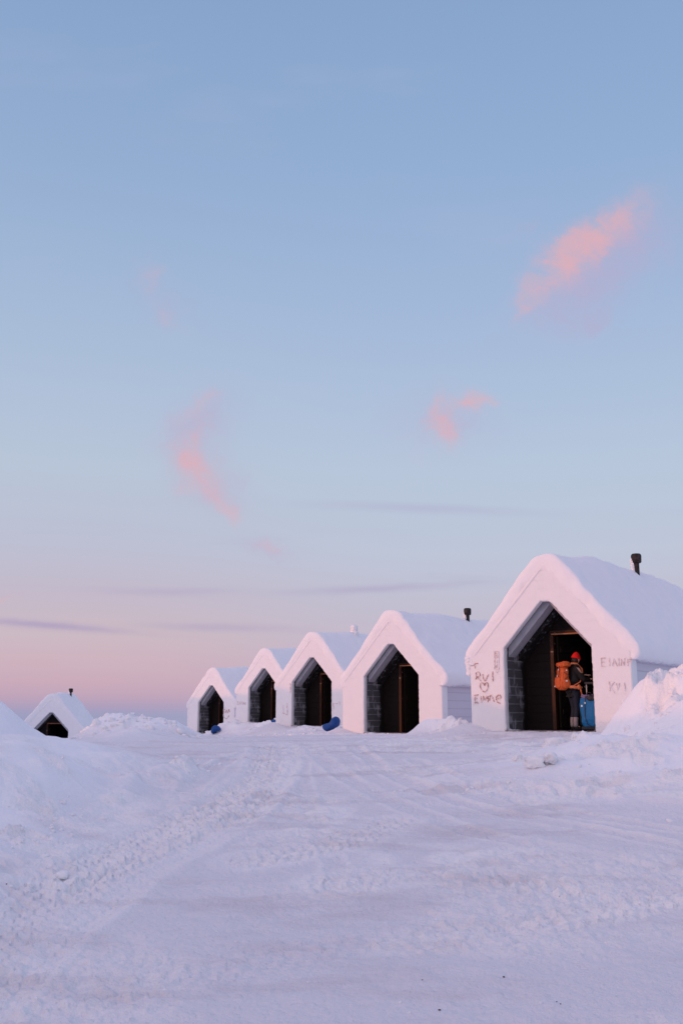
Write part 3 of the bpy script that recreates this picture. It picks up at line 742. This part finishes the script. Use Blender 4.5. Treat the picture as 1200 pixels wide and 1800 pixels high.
# writing scratched through the rime (coordinates read off the photograph)
def Z2(l): return [(810 + x / 13.333, 1130 + y / 13.333) for x, y in l]
def Z3(l): return [(1030 + x / 7.059, 1130 + y / 7.059) for x, y in l]
def Z4(l): return [(320 + x / 3.75, 1090 + y / 3.75) for x, y in l]
bold = [[(395, 482), (335, 485), (310, 520), (318, 550), (340, 600)], [(318, 550), (352, 545)],
        [(350, 700), (352, 860)], [(352, 700), (400, 682), (440, 700), (448, 760), (425, 790), (365, 800)], [(365, 800), (420, 850), (478, 895)],
        [(508, 735), (520, 820), (548, 890), (575, 880), (612, 800), (645, 740)], [(745, 665), (740, 780), (748, 905)],
        [(548, 1000), (535, 955), (495, 930), (452, 950), (445, 1010), (470, 1080), (515, 1135), (555, 1155), (600, 1120), (628, 1050), (635, 960), (605, 932), (570, 950), (548, 1000)],
        [(325, 1225), (322, 1320), (328, 1420)], [(325, 1225), (410, 1218)], [(325, 1320), (380, 1300)], [(328, 1420), (402, 1412)], [(330, 1395), (395, 1388)],
        [(462, 1250), (475, 1400)], [(515, 1360), (525, 1245), (552, 1330), (585, 1240), (605, 1310), (632, 1250), (630, 1390)], [(545, 1290), (575, 1350)],
        [(668, 1360), (668, 1235)], [(668, 1260), (700, 1228), (735, 1270), (778, 1390)],
        [(830, 1300), (900, 1310), (932, 1270), (915, 1225), (870, 1222), (825, 1270), (822, 1330), (850, 1390), (918, 1418)]]
for a_, b_ in ((0, 2), (2, 6), (6, 7), (7, 99)): strokes(0, h1, [Z2(l) for l in bold[a_:b_]], .020, M_scratch)
faint = [[(785, 195), (878, 195), (885, 620), (785, 620), (785, 195)], [(800, 240), (860, 260), (800, 300), (862, 330), (800, 360)], [(805, 400), (860, 410), (805, 440)],
         [(832, 430), (832, 480)], [(832, 530), (832, 590)], [(800, 560), (862, 500)], [(800, 690), (880, 660)], [(820, 640), (850, 710)]]
fr_ = [[(182, 190), (182, 290), (240, 290)], [(182, 190), (238, 186)], [(182, 240), (225, 238)], [(285, 188), (287, 285)],
       [(322, 288), (340, 195), (382, 290)], [(400, 190), (402, 288)], [(430, 285), (432, 200), (470, 280), (474, 190)], [(508, 205), (515, 285)], [(552, 180), (555, 260)], [(508, 240), (552, 222)],
       [(283, 480), (290, 600)], [(345, 485), (298, 545), (350, 622)], [(372, 500), (385, 588), (412, 500)], [(470, 492), (480, 550), (474, 600)]]
strokes(0, h1, [Z2(l) for l in faint], .018, M_scratch2)
for a_, b_ in ((0, 10), (10, 99)): strokes(0, h1, [Z3(l) for l in fr_[a_:b_]], .016, M_scratch2)
for a_, b_ in ((0, 2), (2, 4), (4, 99)): strokes(2, h3, [Z4(l) for l in [[(712, 415), (712, 482)], [(718, 420), (717, 475)], [(666, 560), (668, 615), (682, 618)], [(692, 545), (695, 625), (684, 620)], [(992, 545), (1000, 585)], [(1000, 550), (1030, 548)], [(1035, 535), (1040, 560)]][a_:b_]], .035, M_scratch2)
strokes(3, h4, [Z4(l) for l in [[(366, 535), (364, 556), (374, 556)], [(366, 535), (375, 534)], [(366, 545), (373, 545)], [(380, 536), (380, 556)], [(386, 556), (388, 538), (393, 548), (397, 538), (399, 556)], [(404, 556), (404, 540), (411, 556), (411, 540)], [(417, 550), (421, 544), (415, 543), (416, 556), (422, 556)]]], .032, M_scratch2)
for a_, b_ in ((0, 6), (6, 7)): strokes(4, h5, [Z4(l) for l in [[(275, 590), (275, 612), (284, 611)], [(275, 590), (284, 589)], [(275, 601), (282, 600)], [(288, 612), (294, 590), (299, 612)], [(303, 612), (308, 588), (315, 606)], [(306, 592), (315, 590)],
                                 [(272, 622), (276, 640), (288, 650), (302, 645), (311, 628)]][a_:b_]], .035, M_scratch)
# long drip of snow under the left front eave of the nearest hut
bm = bmesh.new()
for k in range(9):
    f_ = k / 8; blob(bm, (-1.93 + .02 * f_ + .012 * math.sin(k * 2), .03, 1.60 - .34 * f_), (.085 - .03 * f_ + (.02 if k == 8 else 0), .07 - .02 * f_, .06), 2, .4, 3, k)
bm_obj('hanging_snow', bm, M_snow, roof1, smooth=True)

def local_to_world(idx, a, b_, z):
    hx, hy, hz, th, _ = HUTS[idx]; c_, s_ = math.cos(th), math.sin(th)
    return Vector((hx + a * c_ + b_ * s_, hy - a * s_ + b_ * c_, hz + z))

# ------------------------------------------------------------------ person in the doorway
def skin_mesh(nodes, edges, root=0, sub=2):
    """nodes: name -> (co, rx, ry); returns evaluated mesh data (verts, faces)"""
    keys = list(nodes); me = bpy.data.meshes.new('t')
    me.from_pydata([nodes[k][0] for k in keys], [(keys.index(a), keys.index(b)) for a, b in edges], [])
    o = bpy.data.objects.new('t', me); COL.objects.link(o)
    md = o.modifiers.new('s', 'SKIN'); md.use_smooth_shade = True
    sv = me.skin_vertices[0].data
    for i_, k in enumerate(keys):
        sv[i_].radius = (nodes[k][1], nodes[k][2] if len(nodes[k]) > 2 else nodes[k][1]); sv[i_].use_root = (i_ == root)
    sd_ = o.modifiers.new('d', 'SUBSURF'); sd_.levels = sub; sd_.render_levels = sub
    dg = bpy.context.evaluated_depsgraph_get(); ev = o.evaluated_get(dg); m2 = ev.to_mesh()
    V = [v.co.copy() for v in m2.vertices]; Fc = [tuple(p.vertices) for p in m2.polygons]
    ev.to_mesh_clear(); bpy.data.objects.remove(o); bpy.data.meshes.remove(me)
    return V, Fc

person_pos = local_to_world(0, .45, .38, 0.0)
person = empty('person_anchor', (0, 0, 0), 0, '', '')
bpy.data.objects.remove(person)
# body joints; the figure faces +x, standing 1.70 m tall
J = {
 'pelvis': ((-.02, 0, .93), .115, .135), 'waist': ((-.02, 0, 1.08), .10, .125), 'chest': ((-.01, 0, 1.27), .115, .15), 'upper': ((.0, 0, 1.39), .09, .12),
 'neck': ((.03, 0, 1.475), .052), 'headb': ((.055, 0, 1.54), .06),
 'sl': ((.0, .165, 1.395), .062), 'el': ((.11, .205, 1.15), .046), 'wl': ((.30, .12, 1.245), .030),
 'sr': ((.0, -.165, 1.395), .062), 'er': ((.13, -.20, 1.13), .046), 'wr': ((.36, -.12, 1.155), .030),
 'hl': ((-.02, .085, .86), .09), 'kl': ((.03, .10, .49), .058), 'al': ((-.03, .10, .10), .036), 'tl': ((.10, .115, .035), .035),
 'hr': ((-.02, -.085, .86), .09), 'kr': ((.0, -.10, .49), .058), 'ar': ((-.06, -.12, .10), .036), 'tr': ((.07, -.14, .035), .035),
}
E = [('pelvis', 'waist'), ('waist', 'chest'), ('chest', 'upper'), ('upper', 'neck'), ('neck', 'headb'), ('upper', 'sl'), ('sl', 'el'), ('el', 'wl'), ('upper', 'sr'), ('sr', 'er'), ('er', 'wr'),
     ('pelvis', 'hl'), ('hl', 'kl'), ('kl', 'al'), ('al', 'tl'), ('pelvis', 'hr'), ('hr', 'kr'), ('kr', 'ar'), ('ar', 'tr')]
bV, bF = skin_mesh(J, E)
mi = [0] * len(bF)
def addmesh(V, Fc, m_):
    o = len(bV); bV.extend(V); bF.extend([tuple(i_ + o for i_ in f) for f in Fc]); mi.extend([m_] * len(Fc))
# head with face: profile shaped sphere, looking +x and down a little
bm = bmesh.new(); bmesh.ops.create_uvsphere(bm, u_segments=32, v_segments=24, radius=1)
HC = Vector((.075, 0, 1.595)); HR = Matrix.Rotation(R(14), 3, 'Y') @ Matrix.Rotation(R(28), 3, 'Z')
for v in bm.verts:
    p = v.co.copy(); x, y, z = p.x * .098, p.y * .076, p.z * .118
    if z < 0: x *= 1 - .18 * (-z / .118) ; y *= 1 - .38 * (-z / .118) ** 1.5          # jaw
    if p.x > .3:
        nz = math.exp(-((z + .012) / .022) ** 2) * math.exp(-(y / .012) ** 2); x += .026 * nz        # nose
        x -= .010 * math.exp(-((z - .012) / .012) ** 2) * math.exp(-((abs(y) - .030) / .014) ** 2)   # eye sockets
        x += .006 * math.exp(-((z + .052) / .007) ** 2) * math.exp(-(y / .022) ** 2)                 # lips
        x += .008 * math.exp(-((z + .090) / .016) ** 2) * math.exp(-(y / .022) ** 2)                 # chin
    v.co = HR @ Vector((x, y, z)) + HC
bm.verts.index_update(); addmesh([v.co.copy() for v in bm.verts], [tuple(v.index for v in f.verts) for f in bm.faces], 0); bm.free()
def small(c, s, m_, rot=HR, sub=2):
    bm = bmesh.new(); blob(bm, HR @ Vector(c) + HC, s, sub, 0, 1, 0, rot=rot); bm.verts.index_update()
    addmesh([v.co.copy() for v in bm.verts], [tuple(v.index for v in f.verts) for f in bm.faces], m_); bm.free()
for s in (-1, 1):
    small((-.005, s * .078, -.005), (.018, .008, .030), 0)     # ears
    small((.082, s * .030, .012), (.008, .011, .006), 1)       # eyes
small((.093, 0, -.052), (.006, .022, .005), 2)                 # mouth
# hands: palm and five bent fingers each
def hand(wrist, fwd, out, side, curl):
    """fwd = towards fingertips, out = back-of-hand normal, side = towards thumb"""
    f, o, s = Vector(fwd).normalized(), Vector(out).normalized(), Vector(side).normalized(); W = Vector(wrist)
    def P(a, b_, c_): return tuple(W + f * a + s * b_ + o * c_)
    V, Fc = skin_mesh({'a': (P(-.02, 0, 0), .024, .02), 'b': (P(.035, 0, 0), .033, .015), 'c': (P(.075, 0, 0), .036, .013)}, [('a', 'b'), ('b', 'c')]); addmesh(V, Fc, 0)
    for k, (off, L) in enumerate(((.028, .072), (.010, .080), (-.009, .075), (-.027, .060))):
        c1, c2 = curl * .9, curl * 1.9
        p0 = (.062, off, 0); p1 = (p0[0] + L*.42*math.cos(curl*.3) + .01, off * 1.08, -L*.42*math.sin(curl*.3)); p2 = (p1[0] + L*.34*math.cos(c1), off * 1.1, p1[2] - L*.34*math.sin(c1)); p3 = (p2[0] + L*.26*math.cos(c2), off * 1.1, p2[2] - L*.26*math.sin(c2))
        V, Fc = skin_mesh({'0': (P(*p0), .009), '1': (P(*p1), .0088), '2': (P(*p2), .0082), '3': (P(*p3), .007)}, [('0', '1'), ('1', '2'), ('2', '3')], sub=1); addmesh(V, Fc, 0)
    V, Fc = skin_mesh({'0': (P(.015, .022, -.002), .012), '1': (P(.045, .046, -.012), .0105), '2': (P(.070, .052, -.026), .009), '3': (P(.088, .046, -.038), .0075)}, [('0', '1'), ('1', '2'), ('2', '3')], sub=1); addmesh(V, Fc, 0)
hand((.315, .115, 1.255), (.95, -.25, .12), (0, .15, 1), (.2, -.9, 0), .55)
hand((.375, -.115, 1.160), (.98, .10, .02), (0, -.1, 1), (-.1, .9, 0), .95)
PYAW = R(14)
person = mesh_obj('person', bV, bF, M_skin, mats=[M_skin, M_eye, M_lip], fmat=mi)
person.location = person_pos; person.scale = (.95,) * 3; person.rotation_euler = (0, 0, PYAW)
person['label'] = 'person in red beanie, black jacket and dark jeans standing in the doorway'; person['category'] = 'person'
def grow(names, edges, add, ext=None, root=0, sub=2):
    n = {}
    for k in names:
        j = J[k]; n[k] = (j[0], j[1] + add, (j[2] if len(j) > 2 else j[1]) + add)
    if ext: n.update(ext)
    return skin_mesh(n, edges, root, sub)
# jacket
jn = ['pelvis', 'waist', 'chest', 'upper', 'sl', 'el', 'sr', 'er']
ext = {'col': ((.035, 0, 1.50), .078, .078), 'hem': ((-.01, 0, .87), .118, .150),
       'wl2': ((.275, .133, 1.23), .048), 'wr2': ((.335, -.126, 1.15), .048)}
je = [('hem', 'pelvis'), ('pelvis', 'waist'), ('waist', 'chest'), ('chest', 'upper'), ('upper', 'col'), ('upper', 'sl'), ('sl', 'el'), ('el', 'wl2'), ('upper', 'sr'), ('sr', 'er'), ('er', 'wr2')]
V, Fc = grow(jn, je, .028, ext)
V = [v + Vector((1, 1, .3)) * .010 * mnoise.noise(v * 14) for v in V]
jacket = mesh_obj('jacket', V, Fc, M_jacket, person)
V, Fc = grow(['pelvis', 'hl', 'kl', 'hr', 'kr'], [('pelvis', 'hl'), ('hl', 'kl'), ('kl', 'al2'), ('pelvis', 'hr'), ('hr', 'kr'), ('kr', 'ar2')], .016,
             {'al2': ((-.02, .10, .26), .058), 'ar2': ((-.05, -.115, .26), .058)})
V = [v + Vector((1, 1, 0)) * .008 * mnoise.noise(v * 16) for v in V]
mesh_obj('jeans', V, Fc, M_jeans, person)
for nm, (ax_, ay_) in (('l', (-.028, .10)), ('r', (-.058, -.118))):
    bm = bmesh.new(); tube(bm, [(ax_ + .008, ay_, .30), (ax_ + .003, ay_, .22), (ax_, ay_, .13), (ax_, ay_, .09)], [.050, .053, .048, .046], 16); bm_obj('sock', bm, M_sock, person, smooth=True)
    V, Fc = skin_mesh({'a': ((ax_, ay_, .155), .055, .05), 'b': ((ax_, ay_, .07), .058, .05), 'c': ((ax_ + .10, ay_ * 1.08, .048), .045, .046), 'd': ((ax_ + .17, ay_ * 1.15, .040), .036, .042)}, [('a', 'b'), ('b', 'c'), ('c', 'd')])
    V = [Vector((v.x, v.y, max(v.z, .004))) for v in V]
    bt = mesh_obj('boot', V, Fc, M_boot, person)
    bm = bmesh.new(); box(bm, ax_ - .065, ax_ + .20, ay_ * 1.08 - .05, ay_ * 1.08 + .05, .0, .026, bev=.008); bm_obj('sole', bm, M_black, bt)
# beanie and hair
bm = bmesh.new(); bmesh.ops.create_uvsphere(bm, u_segments=36, v_segments=20, radius=1)
for v in bm.verts:
    p = v.co.copy(); z = max(p.z, -.05); rr2 = 1.0 + (.06 if z < .25 else 0)
    rib = 1 + .02 * math.cos(math.atan2(p.y, p.x) * 18)
    k = 1 - .25 * max(0, z) ** 2
    v.co = HR @ Vector((p.x * .114 * rr2 * rib * k - .006 - .02 * max(0, z), p.y * .098 * rr2 * rib * k, .028 + z * .150)) + HC
bn = bm_obj('beanie', bm, M_beanie, person, smooth=True)
bm = bmesh.new(); blob(bm, HR @ Vector((-.035, 0, -.02)) + HC, (.078, .083, .085), 3, .12, 4, 3); blob(bm, HR @ Vector((-.05, 0, -.085)) + HC, (.045, .06, .05), 3, .2, 5, 4)
bm_obj('hair', bm, M_hair, person, smooth=True)

# ------------------------------------------------------------------ backpack (worn): own frame shares the wearer's
bp = empty('backpack', person_pos, PYAW, 'orange hiking backpack worn by the person in the doorway', 'backpack')
bp.scale = (.95,) * 3
bm = bmesh.new()
r = bmesh.ops.create_icosphere(bm, subdivisions=5, radius=1)
for v in r['verts']:
    p = v.co; q = Vector([math.copysign(abs(c_) ** .62, c_) for c_ in p])
    z = q.z * .27; wid = .125 + .030 * math.exp(-((z + .15) / .10) ** 2) - .015 * math.exp(-((z - .05) / .1) ** 2)
    v.co = Vector((q.x * wid * (1.0 if q.x < 0 else .8) - .27 + .05 * z, q.y * .165, 1.17 + z)) + Vector((1, 1, 1)) * .010 * mnoise.noise(p * 5)
pb = bm_obj('pack_body', bm, M_pack, bp, smooth=True)
bm = bmesh.new(); blob(bm, (-.25, 0, 1.475), (.135, .18, .062), 4, .18, 3, 5, power=.7); blob(bm, (-.21, -.02, 1.525), (.075, .12, .03), 3, .3, 3, 6, power=.8)
bm_obj('lid', bm, M_pack, bp, smooth=True)
bm = bmesh.new(); blob(bm, (-.385, 0, 1.07), (.055, .12, .13), 4, .15, 3, 8, power=.65); bm_obj('front_pocket', bm, M_pack, bp, smooth=True)
for s in (-1, 1):
    bm = bmesh.new(); blob(bm, (-.27, s * .165, 1.05), (.09, .035, .11), 3, .15, 3, 9 + s, power=.7); bm_obj('side_pocket', bm, M_pack, bp, smooth=True)
    bm = bmesh.new(); tube(bm, [(-.20, s * .10, 1.44), (-.10, s * .12, 1.505), (.02, s * .125, 1.50), (.145, s * .13, 1.38), (.15, s * .145, 1.22), (.05, s * .19, 1.08), (-.14, s * .17, .98)], [.014, .022, .024, .024, .018, .012, .012], 8)
    bm_obj('shoulder_strap', bm, M_strap, bp, smooth=True)
    bm = bmesh.new(); tube(bm, [(-.20, s * .16, .98), (-.08, s * .195, .965), (.08, s * .19, .96), (.16, s * .08, .955), (.17, 0, .955)], [.035, .035, .028, .02, .018], 8)
    bm_obj('hip_belt', bm, M_strap, bp, smooth=True)
bm = bmesh.new(); box(bm, .165, .20, -.035, .035, .93, .98, bev=.006); bm_obj('buckle', bm, M_black, bp)
bm = bmesh.new()
for (z0, y0) in ((1.36, -.05), (1.22, .03), (.99, .08)): box(bm, -.405 if z0 > 1 else -.45, -.385 if z0 > 1 else -.425, y0 - .014, y0 + .014, z0 - .014, z0 + .014, bev=.004)
box(bm, -.30, -.26, -.212, -.196, 1.09, 1.12, bev=.004); box(bm, -.28, -.25, -.19, -.172, 1.33, 1.36, bev=.004)
bm_obj('reflective_tag', bm, M_label, bp)
bm = bmesh.new()
for y0 in (-.075, .075): tube(bm, [(-.25, y0, 1.52), (-.385, y0, 1.44), (-.405, y0, 1.25), (-.42, y0, 1.20)], .008, 6)
tube(bm, [(-.33, -.185, 1.30), (-.20, -.19, 1.22), (-.33, -.19, 1.14)], .006, 6)
bm_obj('compression_strap', bm, M_packdark, bp)
bm = bmesh.new(); pts = [(-.02, -.215, 1.02), (.03, -.232, .94), (.06, -.236, .82), (.10, -.236, .70), (.125, -.232, .62), (.16, -.232, .52)]
for a, b in zip(pts, pts[1:]):
    for k in range(1): tube(bm, [a, b], [.017, .016], 6)
blob(bm, (-.0, -.235, .97), (.045, .02, .055), 3, .4, 3, 2)
bm_obj('hanging_strap', bm, M_strap, bp, smooth=True)

# ------------------------------------------------------------------ wheeled suitcase
sp_ = local_to_world(0, .86, .20, 0)
su = empty('suitcase', sp_, R(-28), 'blue wheeled suitcase with raised handle standing at the right side of the doorway', 'suitcase')
bm = bmesh.new(); r = bmesh.ops.create_icosphere(bm, subdivisions=5, radius=1)
for v in r['verts']:
    p = v.co; q = Vector([math.copysign(abs(c_) ** .45, c_) for c_ in p]); z = q.z * .33
    v.co = Vector((q.x * (.19 + .012 * math.sin(z * 9)), q.y * .16 * (1 - .12 * z), .40 + z)) + Vector((1, 1, .4)) * .013 * mnoise.noise(p * 4)
bm_obj('case_body', bm, M_case, su, smooth=True)
bm = bmesh.new(); blob(bm, (0, -.0, .70), (.175, .15, .055), 4, .25, 3, 3, power=.6); bm_obj('top_panel', bm, M_casetop, su, smooth=True)
for s in (-1, 1):
    bm = bmesh.new(); tube(bm, [(s * .085, .10, .68), (s * .085, .10, .985)], .011, 10); bm_obj('handle_rod', bm, M_alu, su, smooth=True)
    bm = bmesh.new(); tube(bm, [(s * .15 - .02, .12, .04), (s * .15 + .02, .12, .04)], .04, 18); bm_obj('wheel', bm, M_black, su, smooth=False)
bm = bmesh.new(); box(bm, -.125, .125, .075, .125, .975, 1.03, bev=.015); bm_obj('grip', bm, M_black, su)
bm = bmesh.new(); box(bm, -.17, .17, -.13, .13, .02, .10, bev=.02); bm_obj('base', bm, M_black, su)
bm = bmesh.new(); tube(bm, [(-.05, -.155, .73), (-.068, -.172, .55), (-.075, -.172, .30), (-.03, -.168, .14), (.06, -.16, .09)], .007, 6); tube(bm, [(-.185, -.06, .70), (-.203, -.06, .45), (-.198, -.06, .12)], .007, 6)
bm_obj('zip', bm, M_black, su)
bm = bmesh.new(); blob(bm, (.06, -.13, .68), (.10, .05, .07), 3, .4, 3, 7); tube(bm, [(-.03, -.10, .73), (-.02, -.13, .80), (.05, -.12, .80), (.06, -.10, .73)], .012, 8); bm_obj('top_handle', bm, M_black, su, smooth=True)
bm = bmesh.new(); box(bm, -.073, -.052, -.182, -.170, .56, .60, bev=.004); box(bm, -.155, -.12, -.168, -.155, .50, .54, bev=.004); bm_obj('luggage_tag', bm, M_label, su)

# ------------------------------------------------------------------ blue sacks in the snow
def sack(label, p0, p1, rads, seed, squash=.68):
    p0, p1 = Vector(p0), Vector(p1); c = (p0 + p1) / 2
    bm = bmesh.new(); n = 40; seg = 28; ax_ = (p1 - p0); L = ax_.length; t_ = ax_.normalized(); sx_ = t_.cross(Vector((0, 0, 1))).normalized(); up = sx_.cross(t_)
    rings = []
    for i_ in range(n + 1):
        f_ = i_ / n; r_ = float(np.interp(f_, np.linspace(0, 1, len(rads)), rads)) * (1 - (2 * abs(f_ - .5)) ** 3) ** .5
        r_ = max(r_, .004); ring = []
        for k in range(seg):
            q = k * 2 * math.pi / seg; d = sx_ * math.cos(q) + up * math.sin(q) * squash
            p = p0 - c + ax_ * f_ + up * (.07 * math.sin(f_ * 5 + seed)) + sx_ * .05 * math.sin(f_ * 4); wr = 1 + .26 * mnoise.noise((d * 1.8 + t_ * f_ * 2.6) + Vector((seed, 0, 0))) + .09 * mnoise.noise(Vector((math.cos(q) * 3, math.sin(q) * 3, f_ * 6 + seed))) + .10 * abs(mnoise.noise(Vector((math.cos(q) * 5, math.sin(q) * 5, f_ * 3 + seed))))
            ring.append(bm.verts.new(p + d * r_ * wr))
        rings.append(ring)
    for a, b in zip(rings, rings[1:]):
        for k in range(seg): bm.faces.new((a[k], a[(k+1) % seg], b[(k+1) % seg], b[k]))
    bm.faces.new(rings[0][::-1]); bm.faces.new(rings[-1])
    o = bm_obj('blue_sack', bm, M_blue_sack, smooth=True, loc=c)
    o['label'] = label; o['category'] = 'sack'; o['group'] = 'blue sacks lying by the huts'
    return o
ys = 37.2
s1 = sack('largest blue sack, lying slanted beside the hut with white chimney stub', at(567, 1279, ys), at(597, 1268, ys - .2), [.20, .23, .22, .20, .22, .27, .31, .27], 3)
s2 = sack('small blue sack in the doorway of the smallest hut of the row', at(372, 1285, 53.2), at(387, 1280.5, 53.0), [.20, .24, .22, .18], 5)
s3 = sack('tiny bit of blue sack half buried in snow, between two darker doorways', at(482, 1272, 47.2), at(487, 1265, 47.0), [.10, .16, .14, .08], 7)
bm = bmesh.new(); tube(bm, [(-.06, -.1, -.22), (-.06, -.12, -.36)], [.03, .015], 8); bm_obj('tied_end', bm, M_blue_sack, s1, smooth=True)

# ------------------------------------------------------------------ loose snow
def chunk(bm, c, s, seed, sub=2):
    rot = Matrix.Rotation(rng.uniform(0, 6.28), 3, 'Z') @ Matrix.Rotation(rng.uniform(-.5, .5), 3, 'X')
    blob(bm, c, s, sub, .55, 1.9, seed, rot=rot, power=.8)
bm = bmesh.new()
zones = [  # photo-free world zones: (x, y, spread x, spread y, count, size)
    (2.75, 24.3, .25, .5, 60, .07), (-5.0, 21.9, .9, .35, 120, .09), (-4.2, 22.6, .3, .3, 40, .07), (-6.1, 25.6, .5, .4, 60, .09), (3.3, 15.6, .45, .7, 60, .06),
    (5.4, 16.0, .5, .5, 60, .05), (4.6, 14.8, .6, 1.2, 60, .05), (2.5, 12.0, 1.6, .4, 130, .035), (5.2, 10.6, 1.0, .3, 60, .035), (0.0, 38.4, 1.3, .5, 90, .09), (-3.1, 49.0, 1.2, .8, 70, .12),
    (-5.6, 54.6, .8, .8, 40, .12), (-2.1, 14.0, .18, .8, 60, .05), (-2.5, 8.6, .3, 1.2, 130, .03), (-2.9, 7.0, .3, .6, 60, .035), (2.0, 21.5, 1.4, .6, 70, .04), (-.6, 30.5, 1.6, .8, 60, .06),
    (2.2, 19.0, 1.6, 1.2, 60, .03), (-3.2, 11.5, .8, 2.0, 40, .03)]
pts_ = []
for (cx, cy, sx_, sy_, n, sz) in zones:
    for k in range(int(n * .55)):
        pts_.append((rng.gauss(cx, sx_), rng.gauss(cy, sy_), .62 * sz * rng.lognormvariate(-.25, .45)))
for k in range(150):
    y = 4.6 + 14 * rng.random() ** 1.6; pts_.append((rng.uniform(-.36, .36) * y, y, .006 + .010 * rng.random() ** 2))
zs = terrain(np.array([p[0] for p in pts_]), np.array([p[1] for p in pts_]))[0]
def clear_of_huts(x, y, m=.15):
    for (hx, hy, hz, th, dep) in HUTS:
        c_, s_ = math.cos(th), math.sin(th); a = (x - hx) * c_ - (y - hy) * s_; b_ = (x - hx) * s_ + (y - hy) * c_
        if abs(a) < 2.0 + m and -.2 - m < b_ < dep + m: return False
    return True
for k, ((x, y, s), z) in enumerate(zip(pts_, zs)):
    if clear_of_huts(x, y): chunk(bm, (x, y, z + s * .02), (s * rng.uniform(.8, 1.3), s, s * rng.uniform(.5, .85)), k, 2 if s > .02 else 1)
rub = bm_obj('snow_rubble', bm, M_snow, smooth=True, recalc=False); rub['kind'] = 'stuff'
# a few larger blocks that stand alone
for (px, row, y, s, lab) in [
        (1000, 1331, 15.6, .23, 'largest lumpy snow block lying before the nearest hut doorway'),
        (1030, 1322, 15.2, .18, 'rounded snow block against the foot of the right bank, nearest the doorway'),
        (962, 1378, 13.0, .17, 'squared snow block at the left end of the right bank, nearest the camera'),
        (914, 1366, 13.6, .09, 'smallest snow block, alone on the driveway left of the others')]:
    bm = bmesh.new(); r2 = random.Random(int(px))
    for k in range(7):
        blob(bm, (r2.gauss(0, s * .5), r2.gauss(0, s * .35), s * r2.uniform(.15, .7)), (s * r2.uniform(.45, .75), s * r2.uniform(.4, .7), s * r2.uniform(.35, .6)), 3, .5, 2.2, k + px, power=.8)
    u, _ = ray(px, row); zg = zt(u * y, y)
    o = bm_obj('snow_block', bm, M_snow, smooth=True, loc=(u * y, y, zg - s * .28)); o['label'] = lab; o['category'] = 'snow block'; o['group'] = 'loose snow blocks by the right bank'
# crumbs of dirt on the driveway
bm = bmesh.new()
for (px, row) in [(885, 1728), (772, 1776), (742, 1733), (978, 1768), (985, 1778), (983, 1576), (10, 1585)]:
    x, y = gpt(px, row); s = .007 if px in (885, 772, 10) else .004
    blob(bm, (x, y, zt(x, y) + .003), (s, s * .8, s * .6), 1, .5, 2, px)
d = bm_obj('dirt_crumbs', bm, M_twig, smooth=True); d['kind'] = 'stuff'
print('terrain verts', len(co))
